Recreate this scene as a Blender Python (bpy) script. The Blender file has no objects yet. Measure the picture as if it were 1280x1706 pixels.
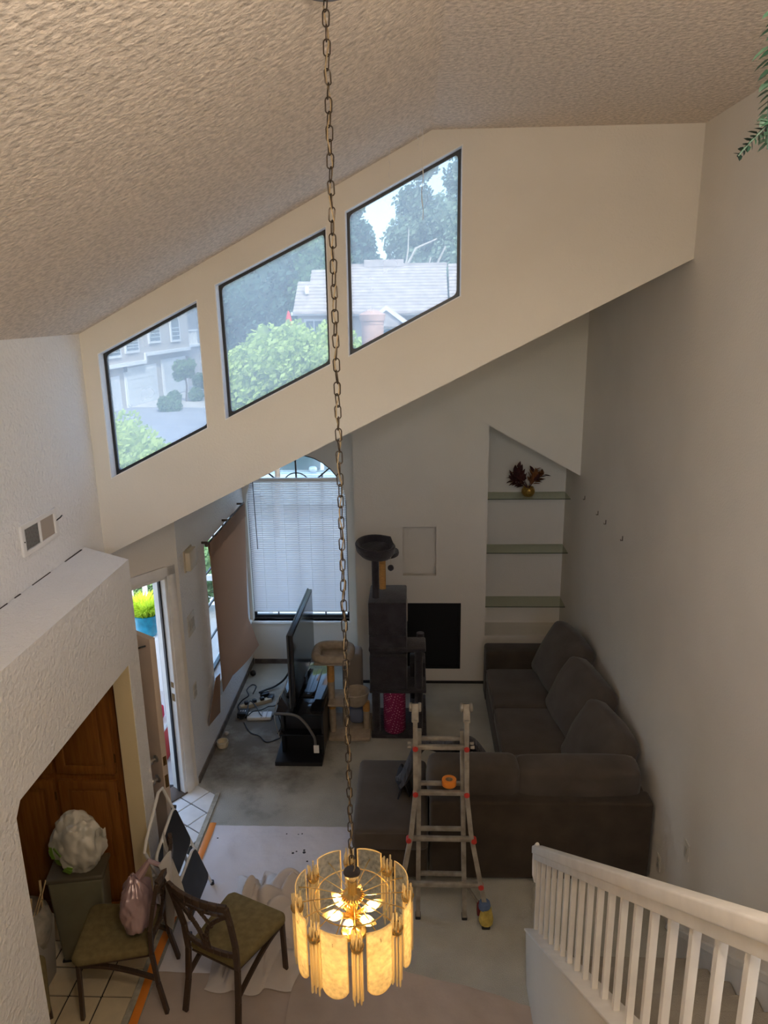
import bpy, bmesh, math, random
from mathutils import Vector, Matrix, noise
random.seed(7)
S = bpy.context.scene
C = S.collection
R = math.radians

# ------------------------------------------------------------------ camera
cam_d = bpy.data.cameras.new('camera')
cam = bpy.data.objects.new('camera', cam_d)
C.objects.link(cam)
PITCH, YAW, ROLL, FPX = R(15.165), R(2.4555), R(0.856), 1250.0
cy, sy, cp, sp = math.cos(YAW), math.sin(YAW), math.cos(PITCH), math.sin(PITCH)
fwd = Vector((-sy*cp, cy*cp, -sp)); rt = Vector((cy, sy, 0)); dn = fwd.cross(rt)
r2 = rt*math.cos(ROLL)+dn*math.sin(ROLL); d2 = -rt*math.sin(ROLL)+dn*math.cos(ROLL)
m = Matrix((r2, -d2, -fwd)).transposed().to_4x4()
m.translation = Vector((0, 0, 4.2))
cam.matrix_world = m
cam_d.sensor_fit = 'AUTO'; cam_d.sensor_width = 36.0
cam_d.lens = FPX/1706.0*36.0
cam_d.clip_start = 0.02; cam_d.clip_end = 500
S.camera = cam

# ------------------------------------------------------------------ world, sun, exposure
SKY = 1.0; FILL_LAMP = 32.0; BULBS = 95.0
world = bpy.data.worlds.new('world'); S.world = world
world.use_nodes = True
wn = world.node_tree; wn.nodes.clear()
sky = wn.nodes.new('ShaderNodeTexSky'); sky.sky_type = 'NISHITA'
sky.sun_disc = False; sky.sun_elevation = R(52); sky.sun_rotation = R(150)
sky.air_density = 1.0; sky.dust_density = 2.5; sky.ozone_density = 1.0
bg = wn.nodes.new('ShaderNodeBackground'); bg.inputs['Strength'].default_value = 0.42*SKY
wo = wn.nodes.new('ShaderNodeOutputWorld')
wn.links.new(sky.outputs[0], bg.inputs[0]); wn.links.new(bg.outputs[0], wo.inputs[0])
sun_d = bpy.data.lights.new('sun', 'SUN'); sun_d.energy = 2.7; sun_d.angle = R(1.5); sun_d.color = (1, .95, .86)
sun = bpy.data.objects.new('sun', sun_d); C.objects.link(sun)
sun.rotation_euler = (R(38), 0, R(28))
S.view_settings.view_transform = 'Standard'; S.view_settings.look = 'None'
S.view_settings.exposure = 1.45; S.view_settings.gamma = 1.0
S.view_settings.use_curve_mapping = False
cyc = S.cycles
cyc.max_bounces = 12; cyc.diffuse_bounces = 8; cyc.transparent_max_bounces = 24; cyc.transmission_bounces = 10
cyc.sample_clamp_indirect = 8.0; cyc.caustics_reflective = False; cyc.caustics_refractive = False
cyc.use_denoising = True

def portal(name, loc, rot, w, h):
    l = bpy.data.lights.new(name, 'AREA'); l.shape = 'RECTANGLE'; l.size = w; l.size_y = h
    l.cycles.is_portal = True
    o = bpy.data.objects.new(name, l); C.objects.link(o); o.location = loc; o.rotation_euler = rot
    return o

# ------------------------------------------------------------------ materials
MATS = {}
def mat(name, col, rough=.6, metal=0, spec=.5, var=0.0, vscale=6, bump=0.0, bscale=60, bdist=.004, voronoi=False,
        col2=None, emit=None, trans=0, coat=0, sheen=0, stretch=None):
    if name in MATS: return MATS[name]
    M = bpy.data.materials.new(name); M.use_nodes = True
    nt = M.node_tree; b = nt.nodes['Principled BSDF']
    b.inputs['Roughness'].default_value = rough; b.inputs['Metallic'].default_value = metal
    b.inputs['Specular IOR Level'].default_value = spec
    b.inputs['Transmission Weight'].default_value = trans; b.inputs['Coat Weight'].default_value = coat
    b.inputs['Sheen Weight'].default_value = sheen
    tc = nt.nodes.new('ShaderNodeTexCoord'); src = tc.outputs['Object']
    if stretch:
        mp = nt.nodes.new('ShaderNodeMapping'); mp.inputs['Scale'].default_value = stretch
        nt.links.new(src, mp.inputs[0]); src = mp.outputs[0]
    b.inputs['Base Color'].default_value = (*col, 1)
    if var or col2:
        n = nt.nodes.new('ShaderNodeTexNoise'); n.inputs['Scale'].default_value = vscale; n.inputs['Detail'].default_value = 6
        nt.links.new(src, n.inputs['Vector'])
        rp = nt.nodes.new('ShaderNodeValToRGB')
        rp.color_ramp.elements[0].position = .35; rp.color_ramp.elements[1].position = .65
        c2 = col2 if col2 else tuple(min(1, c*(1+var)) for c in col)
        c1 = col if col2 else tuple(c*(1-var) for c in col)
        rp.color_ramp.elements[0].color = (*c1, 1); rp.color_ramp.elements[1].color = (*c2, 1)
        nt.links.new(n.outputs['Fac'], rp.inputs[0]); nt.links.new(rp.outputs[0], b.inputs['Base Color'])
    if bump:
        if voronoi:
            n = nt.nodes.new('ShaderNodeTexVoronoi'); n.inputs['Scale'].default_value = bscale; out = n.outputs['Distance']
        else:
            n = nt.nodes.new('ShaderNodeTexNoise'); n.inputs['Scale'].default_value = bscale; n.inputs['Detail'].default_value = 4
            out = n.outputs['Fac']
        nt.links.new(src, n.inputs['Vector'])
        bp = nt.nodes.new('ShaderNodeBump'); bp.inputs['Strength'].default_value = bump; bp.inputs['Distance'].default_value = bdist
        nt.links.new(out, bp.inputs['Height']); nt.links.new(bp.outputs[0], b.inputs['Normal'])
    if emit:
        b.inputs['Emission Color'].default_value = (*emit[0], 1); b.inputs['Emission Strength'].default_value = emit[1]
    MATS[name] = M
    return M

def mix_mat(name, parts, noise_scale=None, base=.5, amp=.3):
    """parts: two (bsdf type, colour, extra) tuples mixed by a constant or a noise."""
    M = bpy.data.materials.new(name); M.use_nodes = True
    nt = M.node_tree; nt.nodes.clear(); out = nt.nodes.new('ShaderNodeOutputMaterial')
    sh = []
    for t, col, extra in parts:
        n = nt.nodes.new(t); n.inputs['Color'].default_value = (*col, 1)
        for k, v in extra.items(): n.inputs[k].default_value = v
        sh.append(n)
    mx = nt.nodes.new('ShaderNodeMixShader'); mx.inputs[0].default_value = base
    if noise_scale:
        tc = nt.nodes.new('ShaderNodeTexCoord'); n = nt.nodes.new('ShaderNodeTexNoise'); n.inputs['Scale'].default_value = noise_scale
        n.inputs['Detail'].default_value = 5
        mr = nt.nodes.new('ShaderNodeMapRange'); mr.inputs[1].default_value = .3; mr.inputs[2].default_value = .7
        mr.inputs[3].default_value = base-amp; mr.inputs[4].default_value = base+amp
        nt.links.new(tc.outputs['Object'], n.inputs['Vector']); nt.links.new(n.outputs['Fac'], mr.inputs[0]); nt.links.new(mr.outputs[0], mx.inputs[0])
    nt.links.new(sh[0].outputs[0], mx.inputs[1]); nt.links.new(sh[1].outputs[0], mx.inputs[2]); nt.links.new(mx.outputs[0], out.inputs[0])
    MATS[name] = M
    return M

WALL = mat('wall_paint', (.74, .70, .63), .75, spec=.25, var=.03, vscale=1.5, bump=.5, bscale=75, bdist=.004)
WALLW = mat('wall_paint_white', (.83, .83, .83), .7, spec=.3, var=.02, vscale=1.5, bump=1.0, bscale=42, bdist=.014)
POP = mat('popcorn_ceiling', (.72, .635, .55), .9, spec=.1, var=.16, vscale=45, bump=1.0, bscale=42, bdist=.014)
YEL = mat('kitchen_yellow_paint', (.74, .62, .38), .7, var=.03, vscale=2, bump=.3, bscale=75)
TRIM = mat('trim_paint', (.80, .77, .72), .45, var=.05, vscale=8)
BLACKF = mat('black_aluminium', (.02, .02, .022), .4)
CARPET = mat('carpet', (.64, .63, .56), .95, spec=.05, col2=(.45, .44, .385), vscale=1.6, bump=1.0, bscale=160, bdist=.01)
STAIRC = mat('stair_carpet', (.40, .36, .30), .95, spec=.05, var=.08, vscale=5, bump=.8, bscale=160, bdist=.008)
TILEM = mat('glazed_tile', (.86, .86, .84), .25, var=.05, vscale=9, bump=.1, bscale=15)
TILEK = mat('kitchen_tile', (.66, .55, .36), .3, var=.06, vscale=9, bump=.1, bscale=15)
GROUT = mat('grout', (.022, .02, .018), .95)
OAK = mat('oak', (.30, .115, .022), .4, col2=(.22, .075, .014), vscale=7, bump=.15, bscale=30, stretch=(9, 9, .6))
OAKH = mat('brass_hinge', (.18, .10, .03), .4, metal=.8)
SUEDE = mat('brown_suede', (.070, .054, .040), .95, spec=.1, col2=(.050, .039, .029), vscale=5, bump=.25, bscale=90, sheen=.15)
SUEDED = mat('brown_suede_cushion', (.105, .086, .071), .95, spec=.1, col2=(.078, .063, .051), vscale=4, bump=.3, bscale=30, sheen=.2)
PLUSHG = mat('grey_plush', (.052, .047, .054), .95, spec=.05, col2=(.030, .027, .032), vscale=10, bump=.6, bscale=60, bdist=.01, sheen=.3)
PLUSHB = mat('beige_plush', (.42, .35, .27), .95, spec=.05, var=.12, vscale=14, bump=.6, bscale=80, bdist=.008)
SISAL = mat('sisal_rope', (.60, .32, .10), .9, var=.2, vscale=30, bump=.8, bscale=12, stretch=(1, 1, 14), bdist=.01)
BLACKP = mat('black_plastic', (.012, .012, .014), .35)
BLACKG = mat('black_gloss', (.008, .009, .012), .06)
SCREEN = mat('tv_screen', (.012, .013, .017), .12)
DARKST = mat('fireplace_black', (.004, .004, .004), .8)
BRONZE = mat('bronze_metal', (.075, .047, .030), .45, metal=.35)
CHAINM = mat('antique_brass_chain', (.065, .048, .034), .4, metal=.7)
BRASS = mat('brass', (.80, .55, .20), .25, metal=1)
OLIVE = mat('olive_chair_fabric', (.20, .155, .07), .95, spec=.1, var=.12, vscale=25, bump=.4, bscale=200)
ALU = mat('worn_aluminium', (.40, .37, .32), .55, metal=.35, col2=(.25, .225, .19), vscale=14)
REDP = mat('red_plastic', (.50, .035, .025), .45)
ORANGE = mat('orange_tape', (.85, .27, .03), .5)
CANVAS = mat('canvas', (.46, .385, .33), .95, spec=.05, var=.06, vscale=4, bump=.3, bscale=40)
SHEETW = mat('plastic_backed_cloth', (.74, .72, .75), .8, var=.04, vscale=3, bump=.7, bscale=6, bdist=.02)
STEELO = mat('bin_steel', (.30, .29, .20), .38, metal=.55, var=.08, vscale=6)
BINLID = mat('bin_lid', (.10, .085, .055), .4)
CURTAIN = mix_mat('brown_curtain', [('ShaderNodeBsdfDiffuse', (.50, .35, .26), {}), ('ShaderNodeBsdfTranslucent', (.56, .38, .28), {})], base=.42)
SLAT = mix_mat('blind_slat', [('ShaderNodeBsdfDiffuse', (.80, .80, .82), {}), ('ShaderNodeBsdfTranslucent', (.90, .89, .90), {})], base=.62)
GLASSD = mix_mat('dusty_glass', [('ShaderNodeBsdfTransparent', (.53, .57, .59), {}), ('ShaderNodeBsdfTranslucent', (.94, .97, .98), {})], noise_scale=2.2, base=.158, amp=.012)
def stain_carpet():
    nt = CARPET.node_tree; b = nt.nodes['Principled BSDF']; src = b.inputs['Base Color'].links[0].from_socket
    tc = nt.nodes.new('ShaderNodeTexCoord'); n1 = nt.nodes.new('ShaderNodeTexNoise'); n1.inputs['Scale'].default_value = 3.2; n1.inputs['Detail'].default_value = 8; n1.inputs['Roughness'].default_value = .65
    vd = nt.nodes.new('ShaderNodeVectorMath'); vd.operation = 'DISTANCE'; vd.inputs[1].default_value = (-1.75, 6.75, 0)
    m1 = nt.nodes.new('ShaderNodeMapRange'); m1.inputs[1].default_value = .35; m1.inputs[2].default_value = 1.5; m1.inputs[3].default_value = .34; m1.inputs[4].default_value = -.12
    ad = nt.nodes.new('ShaderNodeMath'); ad.operation = 'ADD'
    m2 = nt.nodes.new('ShaderNodeMapRange'); m2.inputs[1].default_value = .52; m2.inputs[2].default_value = .86; m2.inputs[4].default_value = .72
    mx = nt.nodes.new('ShaderNodeMixRGB'); mx.inputs[2].default_value = (.15, .13, .11, 1)
    nt.links.new(tc.outputs['Object'], n1.inputs['Vector']); nt.links.new(tc.outputs['Object'], vd.inputs[0]); nt.links.new(vd.outputs['Value'], m1.inputs[0])
    nt.links.new(n1.outputs['Fac'], ad.inputs[0]); nt.links.new(m1.outputs[0], ad.inputs[1]); nt.links.new(ad.outputs[0], m2.inputs[0]); nt.links.new(m2.outputs[0], mx.inputs[0])
    nt.links.new(src, mx.inputs[1]); nt.links.new(mx.outputs[0], b.inputs['Base Color'])
stain_carpet()
GLASSC = mix_mat('clear_pane', [('ShaderNodeBsdfTransparent', (.90, .96, .97), {}), ('ShaderNodeBsdfGlossy', (1, 1, 1), {'Roughness': .02})], base=.06)
SHELFG = mix_mat('shelf_glass', [('ShaderNodeBsdfTransparent', (.84, .86, .79), {}), ('ShaderNodeBsdfGlossy', (.88, .92, .82), {'Roughness': .08})], base=.2)
PANELG = mix_mat('etched_glass', [('ShaderNodeBsdfTransparent', (.95, .88, .72), {}), ('ShaderNodeBsdfTranslucent', (.95, .90, .76), {})], noise_scale=55, base=.54, amp=.24)
RODG = mix_mat('glass_rod', [('ShaderNodeBsdfTransparent', (.95, .88, .74), {}), ('ShaderNodeBsdfTranslucent', (.95, .87, .68), {})], base=.62)
EDGEG = mix_mat('glass_edge', [('ShaderNodeBsdfDiffuse', (.95, .85, .6), {}), ('ShaderNodeBsdfTranslucent', (1, .9, .65), {})], base=.7)
BAGW = mix_mat('white_plastic_bag', [('ShaderNodeBsdfDiffuse', (.62, .60, .52), {}), ('ShaderNodeBsdfGlossy', (.9, .9, .85), {'Roughness': .25})], noise_scale=4, base=.18, amp=.1)
BAGP = mix_mat('pink_plastic_bag', [('ShaderNodeBsdfDiffuse', (.40, .27, .28), {}), ('ShaderNodeBsdfGlossy', (.8, .7, .7), {'Roughness': .25})], noise_scale=4, base=.2, amp=.1)
CLEARBAG = mix_mat('clear_bag', [('ShaderNodeBsdfTransparent', (.85, .82, .75), {}), ('ShaderNodeBsdfDiffuse', (.45, .42, .36), {})], noise_scale=8, base=.6, amp=.3)
BULB = mix_mat('bulb_shell', [('ShaderNodeBsdfTransparent', (1, .90, .66), {}), ('ShaderNodeBsdfTranslucent', (.95, .70, .32), {})], base=.30)
FILA = mat('filament_glow', (1, .75, .3), .3, emit=((1.0, .68, .32), BULBS))
WHITEP = mat('white_plastic', (.80, .79, .76), .4)
WHITEM = mat('white_enamel', (.80, .79, .77), .35)
CREAM = mat('cream_plastic', (.62, .53, .37), .5)

# ------------------------------------------------------------------ mesh helpers
class MB:
    def __init__(s): s.v = []; s.f = []; s.smooth = False
    def add(s, vs, fs):
        k = len(s.v); s.v += [Vector(v) for v in vs]; s.f += [[i+k for i in f] for f in fs]; return s
    def box(s, x0, x1, y0, y1, z0, z1, M=None):
        vs = [Vector((x, y, z)) for z in (z0, z1) for y in (y0, y1) for x in (x0, x1)]
        if M: vs = [M @ v for v in vs]
        return s.add(vs, [(0, 2, 3, 1), (4, 5, 7, 6), (0, 1, 5, 4), (2, 6, 7, 3), (0, 4, 6, 2), (1, 3, 7, 5)])
    def beam(s, a, b, w, h, up=(0, 0, 1)):
        a = Vector(a); b = Vector(b); t = (b-a).normalized(); u = Vector(up)
        if abs(t.dot(u)) > .98: u = Vector((0, 1, 0))
        x = t.cross(u).normalized(); y = x.cross(t)
        vs = [p+x*(i*w/2)+y*(j*h/2) for p in (a, b) for i, j in ((-1, -1), (1, -1), (1, 1), (-1, 1))]
        return s.add(vs, [(0, 1, 2, 3), (7, 6, 5, 4), (0, 4, 5, 1), (1, 5, 6, 2), (2, 6, 7, 3), (3, 7, 4, 0)])
    def tube(s, pts, r, n=8, closed=False, cap=True):
        pts = [Vector(p) for p in pts]; N = len(pts)
        rs = r if isinstance(r, (list, tuple)) else [r]*N
        vs = []; prev = None
        for i, p in enumerate(pts):
            if closed: t = pts[(i+1) % N]-pts[i-1]
            else: t = pts[min(i+1, N-1)]-pts[max(i-1, 0)]
            t.normalize()
            if prev is None:
                u = Vector((0, 0, 1)) if abs(t.z) < .9 else Vector((1, 0, 0))
                x = t.cross(u).normalized()
            else:
                x = (prev-t*prev.dot(t))
                x = x.normalized() if x.length > 1e-6 else t.orthogonal().normalized()
            prev = x; y = t.cross(x)
            vs += [p+(x*math.cos(2*math.pi*k/n)+y*math.sin(2*math.pi*k/n))*rs[i] for k in range(n)]
        fs = []
        for i in range(N if closed else N-1):
            a = i*n; b = ((i+1) % N)*n
            fs += [(a+k, a+(k+1) % n, b+(k+1) % n, b+k) for k in range(n)]
        if cap and not closed: fs += [list(range(n))[::-1], list(range((N-1)*n, N*n))]
        return s.add(vs, fs)
    def lathe(s, prof, c=(0, 0, 0), n=20, M=None, cap=True):
        vs = []; c = Vector(c)
        for r, z in prof:
            for k in range(n):
                v = Vector((r*math.cos(2*math.pi*k/n), r*math.sin(2*math.pi*k/n), z))
                vs.append((M @ v if M else v)+c)
        fs = []
        for i in range(len(prof)-1):
            fs += [(i*n+k, i*n+(k+1) % n, (i+1)*n+(k+1) % n, (i+1)*n+k) for k in range(n)]
        if cap: fs += [list(range(n))[::-1], list(range((len(prof)-1)*n, len(prof)*n))]
        return s.add(vs, fs)
    def prism(s, poly, axis, a, b):
        """poly of 2D points extruded along axis ('x': (y,z), 'y': (x,z), 'z': (x,y))."""
        def P(p, t):
            return {'x': (t, p[0], p[1]), 'y': (p[0], t, p[1]), 'z': (p[0], p[1], t)}[axis]
        n = len(poly)
        vs = [P(p, a) for p in poly]+[P(p, b) for p in poly]
        fs = [list(range(n))[::-1], list(range(n, 2*n))]+[(i, (i+1) % n, n+(i+1) % n, n+i) for i in range(n)]
        return s.add(vs, fs)
    def holed(s, outer, holes, axis, a, b):
        """plate with holes, extruded along axis."""
        bm = bmesh.new(); ed = []
        def P(p, t): return {'x': (t, p[0], p[1]), 'y': (p[0], t, p[1]), 'z': (p[0], p[1], t)}[axis]
        for loop in [outer]+holes:
            vv = [bm.verts.new(P(p, a)) for p in loop]
            ed += [bm.edges.new((vv[i], vv[(i+1) % len(vv)])) for i in range(len(vv))]
        r = bmesh.ops.triangle_fill(bm, use_beauty=True, use_dissolve=False, edges=ed)
        bm.verts.index_update(); bm.faces.ensure_lookup_table()
        n = len(bm.verts); vs = [v.co.copy() for v in bm.verts]
        d = Vector(P((0, 0), b-a))
        fs = [[v.index for v in f.verts] for f in bm.faces]
        fs2 = [[i+n for i in reversed(f)] for f in fs]
        side = []
        k = 0
        for loop in [outer]+holes:
            L = len(loop); side += [(k+i, k+(i+1) % L, n+k+(i+1) % L, n+k+i) for i in range(L)]; k += L
        bm.free()
        return s.add(vs+[v+d for v in vs], fs+fs2+side)
    def pillow(s, c, size, e=.35, M=None, nu=24, nv=14, sag=0):
        a, b, d = size[0]/2, size[1]/2, size[2]/2
        def pw(x, k): return math.copysign(abs(x)**k, x)
        vs = []
        for i in range(nv+1):
            ph = -math.pi/2+math.pi*i/nv
            for j in range(nu):
                th = 2*math.pi*j/nu
                ca = pw(math.cos(ph), e*1.2)
                v = Vector((a*ca*pw(math.cos(th), e), b*ca*pw(math.sin(th), e), d*pw(math.sin(ph), .8)))
                if sag: v += noise.noise_vector(v*5+Vector(c))*sag
                vs.append((M @ v if M else v)+Vector(c))
        fs = []
        for i in range(nv):
            fs += [(i*nu+j, i*nu+(j+1) % nu, (i+1)*nu+(j+1) % nu, (i+1)*nu+j) for j in range(nu)]
        return s.add(vs, fs)
    def blob(s, c, r, n=14, amp=.25, freq=3, sc=(1, 1, 1), seed=0):
        bm = bmesh.new(); bmesh.ops.create_icosphere(bm, subdivisions=3, radius=1)
        vs = []
        for v in bm.verts:
            p = v.co.copy(); k = 1+amp*noise.fractal(p*freq+Vector((seed, seed*2, 0)), 1, 2, 3)
            vs.append(Vector((p.x*sc[0], p.y*sc[1], p.z*sc[2]))*r*k+Vector(c))
        fs = [[v.index for v in f.verts] for f in bm.faces]; bm.free()
        return s.add(vs, fs)
    def grid(s, fn, nu, nv, thick=0):
        vs = [Vector(fn(i/nu, j/nv)) for j in range(nv+1) for i in range(nu+1)]
        W = nu+1
        fs = [(j*W+i, j*W+i+1, (j+1)*W+i+1, (j+1)*W+i) for j in range(nv) for i in range(nu)]
        if thick:
            n = len(vs)
            nor = [Vector() for _ in vs]
            for f in fs:
                q = (vs[f[1]]-vs[f[0]]).cross(vs[f[3]]-vs[f[0]])
                for i in f: nor[i] += q
            vs2 = [v-nr.normalized()*thick if nr.length > 0 else v for v, nr in zip(vs, nor)]
            per = [i for i in range(W)]+[j*W+nu for j in range(1, nv+1)]+[nv*W+i for i in range(nu-1, -1, -1)]+[j*W for j in range(nv-1, 0, -1)]
            fs = fs+[tuple(i+n for i in reversed(f)) for f in fs]+[(per[(k+1) % len(per)], per[k], per[k]+n, per[(k+1) % len(per)]+n) for k in range(len(per))]
            vs = vs+vs2
        return s.add(vs, fs)
    def build(s, name, m, parent=None, smooth=False, bevel=0, seg=2, sub=0, local=False):
        off = Vector()
        p = parent
        while p is not None and not local: off += p.location; p = p.parent
        me = bpy.data.meshes.new(name)
        me.from_pydata([v-off for v in s.v], [], s.f)
        bm = bmesh.new(); bm.from_mesh(me)
        bmesh.ops.recalc_face_normals(bm, faces=bm.faces)
        if bevel:
            bmesh.ops.remove_doubles(bm, verts=bm.verts, dist=1e-5)
            es = [e for e in bm.edges if len(e.link_faces) == 2 and e.calc_face_angle(0) > .5]
            bmesh.ops.bevel(bm, geom=es, offset=bevel, segments=seg, affect='EDGES', clamp_overlap=True, profile=.5)
        bm.to_mesh(me); bm.free()
        if smooth or bevel:
            me.polygons.foreach_set('use_smooth', [True]*len(me.polygons))
            try: me.set_sharp_from_angle(angle=R(42))
            except Exception: pass
        me.materials.append(m)
        o = bpy.data.objects.new(name, me); C.objects.link(o)
        if parent: o.parent = parent
        if sub:
            md = o.modifiers.new('sub', 'SUBSURF'); md.levels = sub; md.render_levels = sub
        return o

def thing(name, label, cat, loc=(0, 0, 0), group=None):
    o = bpy.data.objects.new(name, None); C.objects.link(o); o.location = loc; o.empty_display_size = .1
    o['label'] = label; o['category'] = cat
    if group: o['group'] = group
    return o
def tag(o, label, cat, group=None):
    o['label'] = label; o['category'] = cat
    if group: o['group'] = group
    return o
def struct(o, label=None, cat=None):
    o['kind'] = 'structure'
    if label: o['label'] = label
    if cat: o['category'] = cat
    return o
def copy_tree(o, parent=None):
    c = o.copy(); C.objects.link(c)
    if parent: c.parent = parent
    for ch in list(o.children): copy_tree(ch, c)
    return c
def RX(a): return Matrix.Rotation(a, 4, 'X')
def RY(a): return Matrix.Rotation(a, 4, 'Y')
def RZ(a): return Matrix.Rotation(a, 4, 'Z')
def dup(o, parent=None):
    c = o.copy(); C.objects.link(c)
    if parent is not None: c.parent = parent
    return c
def fill_between(p, q, n): return [p+(q-p)*i/(n-1) for i in range(n)]

# ================================================================== SETTING
XR, XL, XK, XF = 1.75, -2.22, -1.826, -2.0      # right wall, upper left wall, kitchen wall face, living-room left wall
YC, YCH, YW, YN = 5.02, 7.9, 8.38, 8.57         # clerestory wall, chimney breast, window wall, niche back
YB = -2.6                                       # back of the loft
CZ = lambda x: 4.067+.505*(x+XL*-1) if x < .115 else 5.246
CLB = lambda x: 3.398+.4936*(x+.431)                # clerestory bottom edge

def S_(mb, name, m, label, cat, **k): return struct(mb.build(name, m, **k), label, cat)

# floors
S_(MB().box(-1.79, XR, .6, YW, -.12, 0), 'floor', CARPET, 'beige worn wall to wall carpet of the lower living room', 'floor')
fl = bpy.data.objects['floor']
MB().box(.78, XR, 7.89, YN, -.12, 0).build('carpet_strip', CARPET, fl)
MB().box(XF-.01, -1.79, 5.93, YW, -.12, 0).build('carpet_strip', CARPET, fl)
MB().prism([(-2.0, 5.914), (-1.785, 5.765), (-1.785, 5.94), (-2.0, 5.94)], 'z', -.1, .001).build('carpet_strip', CARPET, fl)
fe = S_(MB().box(-3.4, -1.79, 4.47, 5.93, -.12, -.003), 'floor_entry', GROUT, 'white square entry tiles with dark grout inside the front door', 'floor')
T = .213; ang = math.atan2(-.57, .82)
ux, uy = math.cos(ang), math.sin(ang); vx, vy = -uy, ux
g0 = Vector((-1.986, 5.648))
t_me = None
def tile_at(cx, cy, rz, m, parent, me=None, clip=None):
    mb = MB().box(-T/2+.0055, T/2-.0055, -T/2+.0055, T/2-.0055, -.02, .006)
    if me is None:
        o = mb.build('tile', m, parent, bevel=.0015, seg=1, local=True)
    else:
        o = bpy.data.objects.new('tile', me); C.objects.link(o); o.parent = parent
    o.location = (cx, cy, 0); o.rotation_euler = (0, 0, rz)
    return o
def inside_entry(p):
    if p.x > -1.80: return False
    # right of the door wall line and in front of the kitchen's end wall
    if (p.x-XF)*-.57+(p.y-5.914)*-.82 < .01: return False
    dw = (p.x-XF)*.82-(p.y-5.914)*.57          # > 0: room side of the door wall
    kw = (p.x-XK)*.57+(p.y-4.466)*.82           # > 0: beyond the kitchen end wall
    return dw > -.05 and kw > -.05
def clipped_tiles(poly_test, m, parent, origin, ux, uy, vx, vy, rng, lim):
    """tiles on a lattice; edge tiles are cut at x = lim."""
    me = None
    for i in range(-rng, rng):
        for j in range(-rng, rng):
            c = Vector((origin.x+ux*T*(i+.5)+vx*T*(j+.5), origin.y+uy*T*(i+.5)+vy*T*(j+.5)))
            cs = [Vector((c.x+a*ux*(T/2-.0055)+b*vx*(T/2-.0055), c.y+a*uy*(T/2-.0055)+b*vy*(T/2-.0055))) for a, b in ((-1, -1), (1, -1), (1, 1), (-1, 1))]
            if not (poly_test(c) or sum(poly_test(q) for q in cs) >= 2): continue
            if max(q.x for q in cs) <= lim:
                o = tile_at(c.x, c.y, math.atan2(uy, ux), m, parent, me)
                if me is None: me = o.data
            else:
                poly = []
                for k in range(4):
                    p, q = cs[k], cs[(k+1) % 4]
                    if p.x <= lim: poly.append(p)
                    if (p.x-lim)*(q.x-lim) < 0: poly.append(p+(q-p)*((lim-p.x)/(q.x-p.x)))
                if len(poly) >= 3:
                    MB().prism([(p.x, p.y) for p in poly], 'z', -.02, .006).build('tile', m, parent)
clipped_tiles(inside_entry, TILEM, fe, g0, ux, uy, vx, vy, 9, -1.80)
fk = S_(MB().box(-4.3, -1.79, .6, 4.47, -.12, -.003), 'floor_kitchen', GROUT, 'cream square kitchen tiles with dark grout under the olive chair', 'floor')
clipped_tiles(lambda p: -2.7 < p.x < -1.81 and 2.9 < p.y < 4.3, TILEK, fk, Vector((-2.003, 3.723)), 1, 0, 0, 1, 5, -1.81)

# ceiling: sloped popcorn + flat part; seen from below
cl = MB()
cl.prism([(XL-.15, CZ(XL)-.076), (.115, 5.246), (XR+.15, 5.246), (XR+.15, 5.45), (.05, 5.45), (XL-.15, CZ(XL)+.13)], 'y', YB, YC+.12)
S_(cl, 'ceiling', POP, 'beige popcorn vaulted ceiling with sloped and flat halves', 'ceiling')
# low roof of the living room beyond the clerestory wall
S_(MB().prism([(XF-.3, CLB(XF-.3)+.02), (XR+.15, CLB(XR+.15)+.02), (XR+.15, CLB(XR+.15)+.2), (XF-.3, CLB(XF-.3)+.2)], 'y', YC+.1, YN+.2), 'ceiling_living', WALL, 'sloped lower ceiling over the living room', 'ceiling')
S_(MB().box(-4.4, XK-.12, .4, 4.5, 2.45, 2.6), 'ceiling_kitchen', WALL, 'flat kitchen ceiling', 'ceiling')

# right wall
S_(MB().box(XR, XR+.15, YB, YN+.15, -.12, 5.45), 'wall_right', WALL, 'tall cream wall on the right beside the stairs', 'wall')
# unseen back wall of the loft, its window enlarged for more daylight
S_(MB().holed([(XL-.15, 2.4), (XR+.15, 2.4), (XR+.15, 5.5), (XL-.15, 5.5)], [[(-2.1, 2.8), (1.62, 2.8), (1.62, 4.98), (-.45, 4.98), (-2.1, 4.0)]], 'y', YB-.15, YB), 'wall_back', WALL, 'unseen loft wall behind the viewer, its wide window enlarged for daylight', 'wall')
S_(MB().box(-4.4, XR+.15, .4, .6, -.12, 2.45), 'wall_under_loft', WALL, 'wall below the loft', 'wall')
S_(MB().box(XL-.15, XR, YB, .55, 2.4, 2.7), 'floor_loft', CARPET, 'loft floor', 'floor')
S_(MB().box(XL, .72, .42, .55, 2.7, 3.5), 'wall_loft_shade', WALL, 'unseen low wall added along the loft edge to shade the lower floor', 'wall')  # half wall below the view, added to keep loft light off the lower floor
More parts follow.
